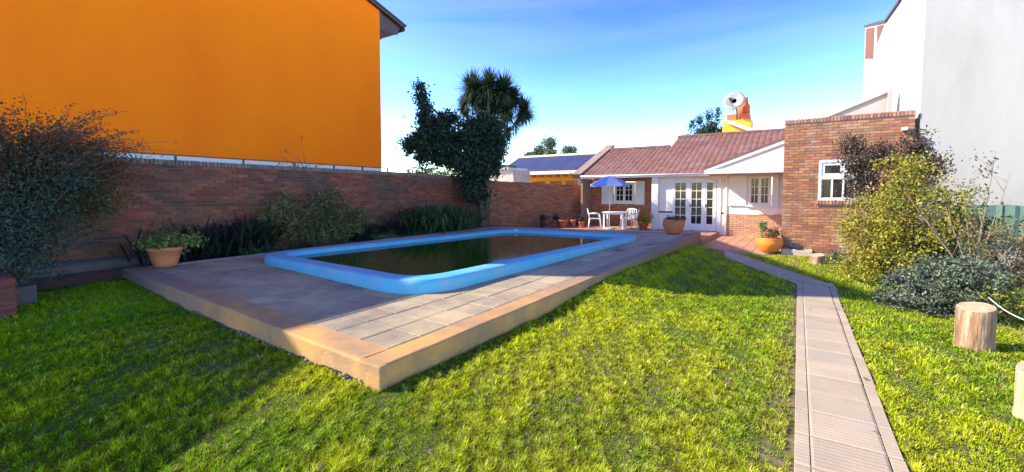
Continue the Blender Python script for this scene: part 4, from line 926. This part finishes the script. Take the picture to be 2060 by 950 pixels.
# ================================================================== TREES AND SHRUBS
def tree_dark():
    t = plant('broadleaf_tree', 'very dark glossy broadleaf tree with a spire tip, left of the palm', (-10.35, 13.5, .2), 'tree')
    rv = Vector((.8367, .5476, 0))
    def P(a, z, dpt=0): q = rv * a + Vector((-.5476, .8367, 0)) * dpt; return (q.x, q.y, z)
    mb = MB(); mb.tube([P(.1, -.2), P(.08, .8), P(.0, 1.7), P(-.3, 2.8), P(-1.0, 3.9), P(-2.1, 5.0), P(-2.3, 5.75)], [.11, .10, .09, .07, .05, .03, .012], 9)
    mb.build('trunk', BARK, t)
    lim = [[P(0, 1.5), P(-.8, 2.4), P(-1.9, 3.2)], [P(-.1, 2), P(.2, 3), P(.25, 4)], [P(-.3, 2.8), P(-.7, 3.6), P(-.9, 4.5)], [P(0, 1.6), P(.3, 2.3), P(.4, 3.0)], [P(-.8, 2.4), P(-1.6, 2.6), P(-2.4, 3.6)], [P(0, 1.7, .2), P(-.2, 2.5, .7), P(-.4, 3.4, .9)]]
    for l in lim: MB().tube(l, [.05, .035, .014], 6).build('limb', BARK, t)
    B = [(*P(-.45, 2.4), .62, .62, .7, 2.4), (*P(-.1, 2.1), .45, .5, .55, 1.4), (*P(-1.2, 3.3), .60, .55, .62, 2.0), (*P(-.45, 3.5), .65, .6, .72, 2.4), (*P(.15, 3.1), .42, .5, .8, 1.6), (*P(-2.0, 3.55), .52, .5, .55, 1.4), (*P(-2.05, 4.3), .28, .28, .6, 1.1), (*P(-1.3, 4.1), .4, .35, .4, .9), (*P(-2.22, 5.3), .11, .11, .42, .24),
         (*P(-2.28, 5.6), .07, .07, .36, .10), (*P(-2.75, 3.2), .30, .28, .35, .5), (*P(-2.2, 2.9), .35, .3, .35, .7), (*P(-1.0, 4.25), .22, .22, .25, .25), (*P(-1.6, 2.75), .40, .4, .35, .7), (*P(.1, 4.0), .45, .4, .5, 1.0), (*P(.45, 2.6), .42, .4, .7, 1.8), (*P(.55, 3.7), .40, .4, .6, 1.3), (*P(.7, 3.1), .3, .3, .5, .8), (*P(-.3, 1.4), .45, .4, .35, .9), (*P(-.9, 2.6), .5, .5, .45, 1.2), (*P(-.15, 1.5), .45, .45, .45, 1.0), (*P(.1, 1.2), .3, .3, .3, .4)]
    B += [(*P(-1.7, 3.9), .45, .45, .5, 1.1), (*P(-1.55, 3.3), .5, .5, .5, 1.1), (*P(-2.35, 3.45), .35, .35, .4, .6), (*P(-.1, 3.9), .4, .4, .45, .9), (*P(-2.15, 4.9), .18, .18, .45, .45)]
    C, ce = blob_points(B, 40000, .12, .25, 34); leaves('foliage', C, LF_DARK, .125, .48, t, up=.2)
    branches('branch', P(-.3, 2.4), ce, BARK, t, .022, 60)
tree_dark()
def palm():
    t = plant('cabbage_palm', 'cabbage palm with spiky rosettes on pale stems, tallest tree of the garden', (-10.9, 14.7, .2), 'tree')
    rv = Vector((.8367, .5476, 0)); fv = Vector((-.5476, .8367, 0))
    def P(a, z, d=0): q = rv * a + fv * d; return (q.x, q.y, z)
    MB().tube([P(-.1, -.2), P(-.05, 1), P(0, 2.2)], [.15, .13, .12], 10).build('trunk', BARK, t)
    heads = [(-.55, 5.75, .1, .88), (.72, 5.65, 0, .85), (1.55, 4.85, .1, .72), (-.95, 5.05, .3, .55), (.12, 5.85, -.1, .75), (.85, 4.75, -.3, .6), (0, 4.95, .3, .65), (.85, 3.95, .2, .4), (-.2, 5.55, .4, .7), (.45, 5.3, .3, .7), (1.15, 5.45, .3, .55)]
    for (a, z, d, s) in heads:
        MB().tube([P(0, 2.1), P(a * .22, 2.1 + (z - 2.1) * .35, d * .3), P(a * .7, 2.1 + (z - 2.1) * .75, d * .7), P(a, z, d)], [.09, .06, .045, .04], 7).build('stem', mat('palm_stem', (0.30, 0.26, 0.20), (0.2, 0.17, 0.12), 8, .9) if 'palm_stem' not in bpy.data.materials else bpy.data.materials['palm_stem'], t)
        mb = MB(); c = Vector(P(a, z, d))
        for k in range(int(420 * s / .6)):
            th = random.uniform(0, 6.28); el = random.uniform(-1.1, 1.35); l = s * random.uniform(.6, 1.25); dr_ = Vector((math.cos(th) * math.cos(el), math.sin(th) * math.cos(el), math.sin(el))); sd_ = dr_.cross(Vector((0, 0, 1))).normalized()
            vs = []; wdt = .055
            for i in range(5):
                q = i / 4; p_ = c + dr_ * l * q + Vector((0, 0, -.18 * l * q * q * (1.2 if el < .6 else .5))); ww = wdt * (1 - q ** 2) * (.5 + min(.5, q * 2)) / 1.0
                vs += [p_ + sd_ * ww / 2, p_ - sd_ * ww / 2]
            mb.add(vs, [(2 * i, 2 * i + 1, 2 * i + 3, 2 * i + 2) for i in range(4)])
        tag(mb.build('rosette', LF_PALM, t), kind='stuff')
    mb = MB()      # hanging dry leaves along the stems
    for k in range(1100):
        a, z, d, s = random.choice(heads); q = random.uniform(.35, .95); b_ = Vector(P(a * q, 2.1 + (z - 2.1) * q, d * q)); th = random.uniform(0, 6.28); l = random.uniform(.3, .7)
        e = b_ + Vector((math.cos(th) * .16, math.sin(th) * .16, -l)); m_ = b_.lerp(e, .4) + Vector((math.cos(th) * .10, math.sin(th) * .10, .08)); sd_ = Vector((-math.sin(th), math.cos(th), 0)) * .014
        mb.add([b_ + sd_, b_ - sd_, m_ + sd_, m_ - sd_, e], [(0, 1, 3, 2), (2, 3, 4)])
    tag(mb.build('hanging_leaves', LF_AGA, t), kind='stuff')
palm()
def clump(label, loc, n, l, wd, m, name='strap_leaf_plant', sx=.3, sy=.3, a0=.25, a1=.95):
    t = plant(name, label, loc); mb = MB()
    for k in range(n): strap(mb, (random.gauss(0, sx), random.gauss(0, sy), 0), random.uniform(0, 6.28), l * random.uniform(.6, 1.1), wd, random.uniform(a0, a1), random.uniform(.85, 1.2), 7)
    tag(mb.build('foliage', m, t), kind='stuff'); return t
clump('big clump of dark arching strap leaves beneath the dark tree', (-10.35, 11.2, .25), 760, 2.2, .055, LF_AGA, sx=.36, sy=.60, a0=.2, a1=.8)
clump('lower strap leaf clump between the wall and the pool', (-10.7, 9.4, .2), 220, 1.25, .035, LF_NIGHT, sx=.25, sy=.4)
clump('blackish spiky plant just right of the potted shrub', (-10.7, 3.9, .2), 320, 1.5, .045, LF_NIGHT, 'spiky_plant', .2, .35, .1, .5)
clump('tall blackish sword leaved plant left of the yellow flecked shrub', (-10.75, 5.0, .2), 340, 1.8, .045, LF_NIGHT, 'spiky_plant', .2, .35, .1, .5)
def bush(label, loc, blobs, n, m, size, asp=.5, clump_=.09, shell=.35, name='shrub', stems=16, r=.016, up=.3, bm=BARK, cl_each=30, fol='foliage'):
    t = plant(name, label, loc); C, ce = blob_points(blobs, n, clump_, shell, cl_each)
    C = C[C[:, 2] > 0.0]; leaves(fol, C, m, size, asp, t, up=up); branches('stem', (0, 0, -.1), ce, bm, t, r, stems); return t
bush('yellow flecked evergreen shrub in front of the shaded brick wall', (-10.65, 6.9, .2), [(0, 0, .45, .5, 1.35, .5, 3), (-.05, .25, .95, .42, .8, .48, 2.2), (0, -.95, .85, .35, .55, .45, 1.5), (.05, 1.1, .6, .3, .5, .4, 1.1), (0, .3, 1.35, .25, .45, .25, .5), (0, -.9, 1.3, .2, .3, .2, .25)], 10500, LF_VAR, .075, .42)
bush('dark underplanting beside the yellow flecked shrub', (-10.75, 8.5, .2), [(0, 0, .2, .4, .6, .25, 1)], 1500, LF_NIGHT, .07)
for i, (x, y, s) in enumerate([(-10.2, 5.2, 1), (-10.3, 8.8, .9), (-10.15, 10.2, .8)]):
    bush(['low green ground plant behind the near end of the pool', 'low green ground plant behind the middle of the pool', 'low green ground plant near the strap leaf clump'][i], (x, y, .2), [(0, 0, .08, .28, .7, .13, 1)], 1200, LF_SPRING if i == 1 else LF_AGA, .05, .4, .06, .2, 'ground_plant', 4, .006)
# big feathery bush at the far left
t = plant('feathery_shrub', 'big feathery dark shrub overhanging the wall at the left edge', (-9.7, 1.35, .3), 'shrub')
B = [(0, -.1, 1.15, .72, .74, .75, 5), (.1, -.05, .6, .70, .66, .6, 4), (-.45, .55, 1.55, .5, .5, .6, 2), (.2, .4, 1.7, .5, .45, .45, 2), (0, -.7, 1.4, .6, .6, .9, 3)]
C, ce = blob_points(B, 24000, .14, .15, 24); leaves('foliage', C, LF_BLUE, .06, .4, t, up=.3); branches('stem', (0, 0, -.2), ce, BARK, t, .022, 50)
C, ce = blob_points([(-.1, .3, 2.0, .95, .9, .55, 3), (-.5, 1.2, 1.75, .7, .6, .5, 1.8), (.2, -.5, 2.2, .7, .8, .5, 1.5)], 8000, .13, .15, 14); leaves('rusty_foliage', C, LF_RUST, .055, .35, t, up=.4)
C, ce2 = blob_points([(-.3, .9, 1.2, .5, .5, .6, 1)], 5200, .12, .2, 22); leaves('olive_foliage', C, LF_OLIVE, .05, .35, t, up=.4)
mb = MB(); LC = []
for k in range(190):                       # long arching twigs with little leaves
    th = random.uniform(-.9, 3.4); r0 = random.uniform(.1, .7); b_ = Vector((math.cos(th) * r0 - .2, math.sin(th) * r0 + .2, random.uniform(1.3, 2.1))); l = random.uniform(.6, 1.45)
    d_ = Vector((math.cos(th) * .75, math.sin(th) * .75, random.uniform(.25, 1.2))).normalized(); pp = []
    for i in range(6): q = i / 5; pp.append(b_ + d_ * l * q + Vector((0, 0, -.25 * l * q * q)) + Vector((random.gauss(0, .012), random.gauss(0, .012), 0)))
    mb.tube(pp, [.007, .006, .005, .004, .003, .002], 4)
    for j in range(26): q = random.uniform(.15, 1) * 5; i = min(4, int(q)); LC.append(pp[i].lerp(pp[i + 1], q - i) + Vector((random.gauss(0, .022), random.gauss(0, .022), random.gauss(0, .022))))
tag(mb.build('twigs', BARK, t), kind='stuff'); leaves('twig_leaves', [tuple(q) for q in LC], LF_RUST, .045, .4, t)
# climbing twig over the wall, neighbour's shrub beyond
t = plant('bare_climber', 'thin bare twigs rising above the brick wall against the orange house', (-11.45, 6.8, 2.3), 'climber'); mb = MB()
for pts in ([(0, .3, -.1), (.02, .05, .25), (.0, -.3, .45)], [(0, .3, -.1), (0, .2, .4), (.02, .12, .85)], [(0, .35, -.1), (.03, -.1, .1), (0, -.5, .30)], [(0, .5, -.1), (0, .6, .10), (.02, .75, .12)]): mb.tube(pts, [.012, .008, .004], 5)
mb.build('stem', BARK, t); leaves('foliage', [(random.gauss(0, .03), random.uniform(-.5, .6), random.uniform(0, .12)) for _ in range(60)] + [(0, .12 + random.gauss(0, .03), .85 + random.gauss(0, .03)) for _ in range(10)] + [(0, -.3 + random.gauss(0, .03), .45 + random.gauss(0, .03)) for _ in range(12)], LF_OLIVE, .06, .4, t)
bush('pale green shrub beyond the wall at the corner of the orange house', (-12.9, 13.0, 1.3), [(0, 0, 1.2, .6, .6, .42, 1), (.3, 1.0, 1.0, .5, .7, .35, .8)], 2600, LF_SPRING, .09, .4, .1, .3, stems=14)
bush('grey hazy shrub beyond the wall beneath the dark tree', (-13.2, 17.0, 1.0), [(0, 0, 1.6, .8, 1.2, .4, 1)], 1800, LF_FAR, .09, .4, .12, .3, stems=14)
# right-hand bed
bush('yellow green leafy bush in full sun, tallest shrub of the right bed', (1.45, 10.55, -.08), [(0, 0, .55, .62, .6, .6, 3), (.0, .1, 1.25, .50, .5, .6, 3), (-.25, 0, .9, .6, .5, .55, 1.8), (.30, .1, 1.80, .42, .4, .55, 1.6), (-.45, -.1, .3, .4, .4, .35, 1.2), (.65, 0, 1.0, .5, .4, .6, 1.4), (.1, .1, 2.15, .3, .3, .35, .5), (-.6, 0, 1.2, .25, .25, .4, .4), (.85, 0, 1.5, .3, .3, .35, .5)], 13500, LF_YEL, .058, .5, .10, .30, stems=60, r=.012)
bush('dark twiggy shrub in the shade behind the yellow green bush', (2.05, 11.0, -.08), [(0, 0, .55, .55, .5, .5, 2), (.2, 0, 1.25, .5, .4, .5, 1.5), (.6, -.1, .8, .45, .4, .5, 1.2), (-.6, -.1, .5, .4, .4, .4, 1)], 6800, LF_OLIVE, .06, .5, .10, .3, stems=30)
bush('wine brown leaved shrub climbing in front of the annex window', (1.35, 12.6, -.08), [(-.2, 0, 2.3, .38, .3, .48, 2), (.0, 0, 1.7, .4, .3, .5, 1.4), (.75, .2, 2.5, .33, .25, .50, 1.7), (.65, .1, 1.8, .35, .3, .45, 1), (-.35, 0, 2.75, .25, .2, .22, .6), (.25, .1, 2.5, .4, .25, .4, 1.2), (1.0, .1, 2.2, .3, .25, .6, 1.2)], 10500, LF_WINE, .062, .5, .09, .3, stems=44, r=.012)
bush('grey green dome shrub beside the sawn stump', (1.72, 8.3, -.04), [(0, 0, .26, .62, .62, .48, 4), (.22, -.1, .42, .42, .45, .36, 2), (-.35, .1, .15, .40, .45, .28, 1.4)], 13000, LF_GREY, .044, .6, .05, .55, stems=16, r=.01, cl_each=40)
bush('small blue green shrublet at the foot of the annex beside the small stump', (.95, 13.3, -.08), [(0, 0, .12, .45, .3, .18, 1)], 1600, LF_GREY, .05, .5, .06, .3, stems=8, r=.006)
def twiggy(label, loc, stems, m=TWIG, lf=LF_OLIVE, nl=14):
    t = plant('bare_shrub', label, loc, 'shrub'); LC = []
    for (dx, dy, h, rr_) in stems:
        pp = [Vector((0, 0, -.1)), Vector((dx * .15, dy * .2, h * .3)), Vector((dx * .5, dy * .5, h * .6)), Vector((dx * .8, dy * .8, h * .82)), Vector((dx, dy, h))]
        mb = MB().tube(pp, [rr_, rr_ * .8, rr_ * .6, rr_ * .45, rr_ * .25], 6)
        for j in range(5):
            q = random.uniform(.35, .95); i = min(3, int(q * 4)); b_ = pp[i].lerp(pp[i + 1], q * 4 - i); e = b_ + Vector((random.uniform(-.22, .22), random.uniform(-.2, .2), random.uniform(.1, .35)))
            mb.tube([b_, b_.lerp(e, .5) + Vector((0, 0, .03)), e], [rr_ * .4, rr_ * .3, rr_ * .15], 4)
            for _ in range(nl): LC.append(tuple(e + Vector((random.gauss(0, .06), random.gauss(0, .06), random.gauss(0, .06)))))
        mb.build('stem', m, t)
    leaves('foliage', LC, lf, .05, .5, t)
twiggy('nearly bare shrub with long pale stems against the white wall', (2.25, 9.3, -.05), [(-.35, 0, 1.45, .014), (.18, .1, 2.3, .011), (.34, .1, 1.95, .010), (-.55, .1, 1.25, .013), (.05, 0, 1.25, .014), (.45, -.1, 1.1, .011), (-.15, 0, 1.6, .010), (-.75, .2, 1.6, .010)])
twiggy('leafy twig shrub with reddish tips right of the bare stems', (2.75, 9.9, -.05), [(-.2, 0, 1.1, .012), (.2, .1, 1.0, .012), (0, .1, 1.2, .01), (.4, .1, .8, .01), (-.4, .1, .95, .01)], BARK, LF_DRY, 40)
bush('rust brown dry shrub in front of the green fence', (3.35, 10.9, -.05), [(0, 0, .62, .5, .4, .25, 1), (-.3, 0, .4, .4, .4, .3, 1)], 1800, LF_RUST, .05, .4, .09, .2, stems=40, r=.008, bm=TWIG)
bush('yellowing weedy plant behind the sawn stump', (2.05, 8.0, -.04), [(0.05, 0, .35, .28, .25, .30, 1), (.25, .2, .2, .3, .3, .2, 1)], 1900, LF_YEL, .045, .45, .06, .2, stems=20, r=.006)
# tall weeds at the far right
mb = MB()
for k in range(8000):
    x = random.uniform(2.1, 8.0); y = random.uniform(6.2, 12.8)
    if x < 1.9 + (y - 6) * .12: continue
    strap(mb, (x, y, -.05), random.uniform(0, 6.28), random.uniform(.10, .34), .014, random.uniform(.2, .9), random.uniform(.7, 1.2), 3)
tag(mb.build('tall_weeds', mat('weed_blade', (0.20, 0.25, 0.04), (0.26, 0.26, 0.07), 3, .7, 0, 30, .4, trans=.3)), 'rough tall grass and weeds filling the far right corner', 'weeds', kind='stuff')
# far trees
def far_tree(label, loc, blobs, n, m, size, trunk_h, tr=.12, grp='trees far beyond the houses'):
    t = plant('distant_tree', label, loc, 'tree', grp); MB().tube([(0, 0, 0), (.1, 0, trunk_h * .5), (0, 0, trunk_h)], [tr, tr * .8, tr * .4], 8).build('trunk', BARK, t)
    C, ce = blob_points(blobs, n, .28, .3, 30); leaves('crown', C, m, size, .5, t); branches('branch', (0, 0, trunk_h * .6), ce, BARK, t, tr * .4, 14)
far_tree('tall slim hazy tree, highest of the three above the yellow house', (-33.4, 62, 0), [(0, 0, 9.5, 1.05, .95, 1.0, 2), (.1, 0, 8.1, 1.0, 1, .9, 1.5)], 2400, LF_FAR, .34, 9)
far_tree('rounded hazy tree, leftmost above the yellow house', (-35.4, 62, 0), [(0, 0, 8.2, 1.1, 1.0, 1.1, 2), (-1.6, 0, 7.7, 1.2, 1, .5, 1)], 2400, LF_FAR, .34, 7)
far_tree('low hazy tree, rightmost above the yellow house', (-29.9, 62, 0), [(0, 0, 8.2, 1.1, 1.0, .85, 2)], 1900, LF_FAR, .34, 7)
t = plant('conifer_tree', 'dark conifer with upright tips behind the tiled roof', (-5.55, 32.5, 0), 'tree')
MB().tube([(0, 0, 0), (0, 0, 3), (.1, 0, 6)], [.2, .16, .06], 8).build('trunk', BARK, t)
B = [(0, 0, 5.7, .95, .8, .55, 3), (-1.0, 0, 5.35, .65, .5, .35, 1), (.85, 0, 5.6, .5, .5, .45, 1), (-.75, 0, 6.4, .12, .12, .55, .35), (-.3, 0, 6.5, .13, .13, .5, .35), (.25, 0, 6.7, .13, .13, .6, .4), (.85, .0, 6.75, .11, .11, .65, .4), (.5, 0, 6.2, .3, .3, .4, .6), (1.2, 0, 5.9, .2, .2, .3, .3)]
C, ce = blob_points(B, 6000, .13, .25, 26); leaves('crown', C, LF_DARK, .17, .3, t, up=1.2); branches('branch', (0, 0, 4.5), ce, BARK, t, .04, 40)

# ================================================================== GRASS
def grass():
    dmax = 15.5
    n = 2500000
    # sample in polar coordinates round the camera so that density falls with distance
    th = rng.uniform(math.radians(-34), math.radians(88), n); d = 1.0 * (dmax / 1.0) ** (rng.random(n) ** 0.84)
    x = -np.sin(th) * d; y = np.cos(th) * d
    keep = (y > -.9) & (x > -9.9) & (x < 5.2) & (y < 14.3)
    keep &= ~((x > -.012 + .014 * np.sin(y * 9) + .008 * np.sin(y * 23)) & (x < .585 + .012 * np.sin(y * 8)) & (y < 9.75))
    keep &= ~((x < -8.35) & (y < 1.2))
    # deck
    ex = DA.x + (DB.x - DA.x) * (y - DA.y) / (DB.y - DA.y); fy = DA.y + (DC.y - DA.y) * (x - DA.x) / (DC.x - DA.x)
    keep &= ~((x < ex + .015) & (y > fy - .005))
    # bend of the path and terrace
    px, py = x - c0.x, y - c0.y; along = px * dd.x + py * dd.y; across = px * dd.y - py * dd.x
    keep &= ~((along > -.1) & (np.abs(across) < .30) & (y > 9.4))
    keep &= ~((x < -.36) & (y > 13.9)) & ~((x > -.40) & (x < .40) & (y > 14.15))
    x, y, d = x[keep], y[keep], d[keep]
    P_ = np.c_[x, y]
    # patchy cover
    def nf(sc, off):           # smooth value noise from sines, cheap
        a = np.zeros(len(x)); r_ = np.random.default_rng(off)
        for _ in range(7):
            k = r_.normal(size=2) * sc; a += np.sin(x * k[0] + y * k[1] + r_.uniform(0, 6.28))
        return a / 2.6
    big = nf(1.3, 3); mid = nf(6.0, 5); fine = nf(24.0, 8); tuft = nf(55.0, 12)
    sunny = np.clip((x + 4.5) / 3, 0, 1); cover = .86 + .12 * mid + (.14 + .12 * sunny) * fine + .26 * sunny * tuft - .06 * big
    # thin and worn by the front of the deck and beside the path
    worn = np.exp(-(((x + 5.2) / 1.6) ** 2 + ((y - 1.9) / .5) ** 2)) * .5 + np.exp(-((x + .06) / .10) ** 2) * .55
    kp = rng.random(len(x)) < cover - worn; x, y, d, big, mid, fine, worn, tuft, sunny = [q[kp] for q in (x, y, d, big, mid, fine, worn, tuft, sunny)]
    m_ = len(x); 
    z = gz(x, y) - .014
    h = (.015 + .012 * rng.random(m_)) * (1 + .35 * mid + .40 * fine + .25 * tuft) * (1 + .25 * (d > 5)) * rng.choice([.8, 1.0, 1.5], m_, p=[.3, .58, .12]); h = np.clip(h, .012, .085)
    wd = (.0022 + .0017 * rng.random(m_)) * np.clip(d / 2.0, .8, 5.0)
    a = rng.uniform(0, 6.28, m_); ln = rng.uniform(.25, 1.25, m_) * h; b2 = a + rng.normal(0, .4, m_) + np.pi / 2
    sx_, sy_ = np.cos(b2) * wd / 2, np.sin(b2) * wd / 2
    p0 = np.c_[x - sx_, y - sy_, z]; p1 = np.c_[x + sx_, y + sy_, z]
    mx_, my_ = x + np.cos(a) * ln * .35, y + np.sin(a) * ln * .35
    p2 = np.c_[mx_ + sx_ * .85, my_ + sy_ * .85, z + h * .62]; p3 = np.c_[mx_ - sx_ * .85, my_ - sy_ * .85, z + h * .62]
    p4 = np.c_[x + np.cos(a) * ln, y + np.sin(a) * ln, z + h]
    near = d < 7.5
    t_ = np.clip(.5 + .35 * big + .3 * mid + rng.normal(0, .28, m_), 0, 1)[:, None]
    A_ = np.array([.16, .33, .003]); B_ = np.array([.50, .56, .004]); Cs = np.array([.50, .41, .13])
    col = A_ * (1 - t_) + B_ * t_
    # left shade put into blade colour as deeper green, more straw on the right
    straw = (rng.random(m_) < .07 + .16 * np.exp(-((x + 1.3) / 1.6) ** 2 - ((y - 3.4) / 2.2) ** 2) + .10 * (tuft > .5) * sunny + .10 * np.clip((x + 3) / 4, 0, 1) + .10 * (fine > .7) + worn * .35)[:, None]
    col = np.where(straw, Cs * rng.uniform(.5, 1.1, (m_, 1)), col)
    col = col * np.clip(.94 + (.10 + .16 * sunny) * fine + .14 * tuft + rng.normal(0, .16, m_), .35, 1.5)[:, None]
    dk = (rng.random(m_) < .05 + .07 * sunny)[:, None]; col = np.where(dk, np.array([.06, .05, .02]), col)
    shade_green = np.clip((-x - 4.3) / 3, 0, 1)[:, None]; col = col * (1 - .45 * shade_green) + np.array([.10, .36, .004]) * .45 * shade_green
    i5 = np.arange(near.sum()); 
    Vn = np.stack([p0[near], p1[near], p2[near], p3[near], p4[near]], 1).reshape(-1, 3)
    b5 = i5[:, None] * 5; Fn = np.concatenate([b5 + [0, 1, 2], b5 + [0, 2, 3], b5 + [3, 2, 4]])
    far = ~near; Vf = np.stack([p0[far], p1[far], p4[far]], 1).reshape(-1, 3); Ff = np.arange(far.sum())[:, None] * 3 + np.array([0, 1, 2]) + len(Vn)
    Cn = np.repeat(col[near], 5, 0); Cf = np.repeat(col[far], 3, 0)
    Cn = Cn.reshape(-1, 5, 3); Cn = Cn.reshape(-1, 3)
    print('grass blades', m_, near.sum())
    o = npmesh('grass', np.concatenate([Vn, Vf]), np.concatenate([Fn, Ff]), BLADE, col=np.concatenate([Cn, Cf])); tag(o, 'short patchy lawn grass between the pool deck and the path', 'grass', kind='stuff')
grass()
# a few fallen leaves on path and lawn
mb = MB(); C = []
for k in range(260):
    x = random.uniform(-5, 2.6); y = random.uniform(1.2, 12)
    if in_deck(x, y): continue
    C.append((x, y, gz(x, y) + (.03 if not -.05 < x < .55 else .026)))
o = leaves('fallen_leaves', C, LF_DRY, .045, .6, None, up=.0); tag(o, 'scattered dry fallen leaves on the lawn and path', 'leaves', kind='stuff')
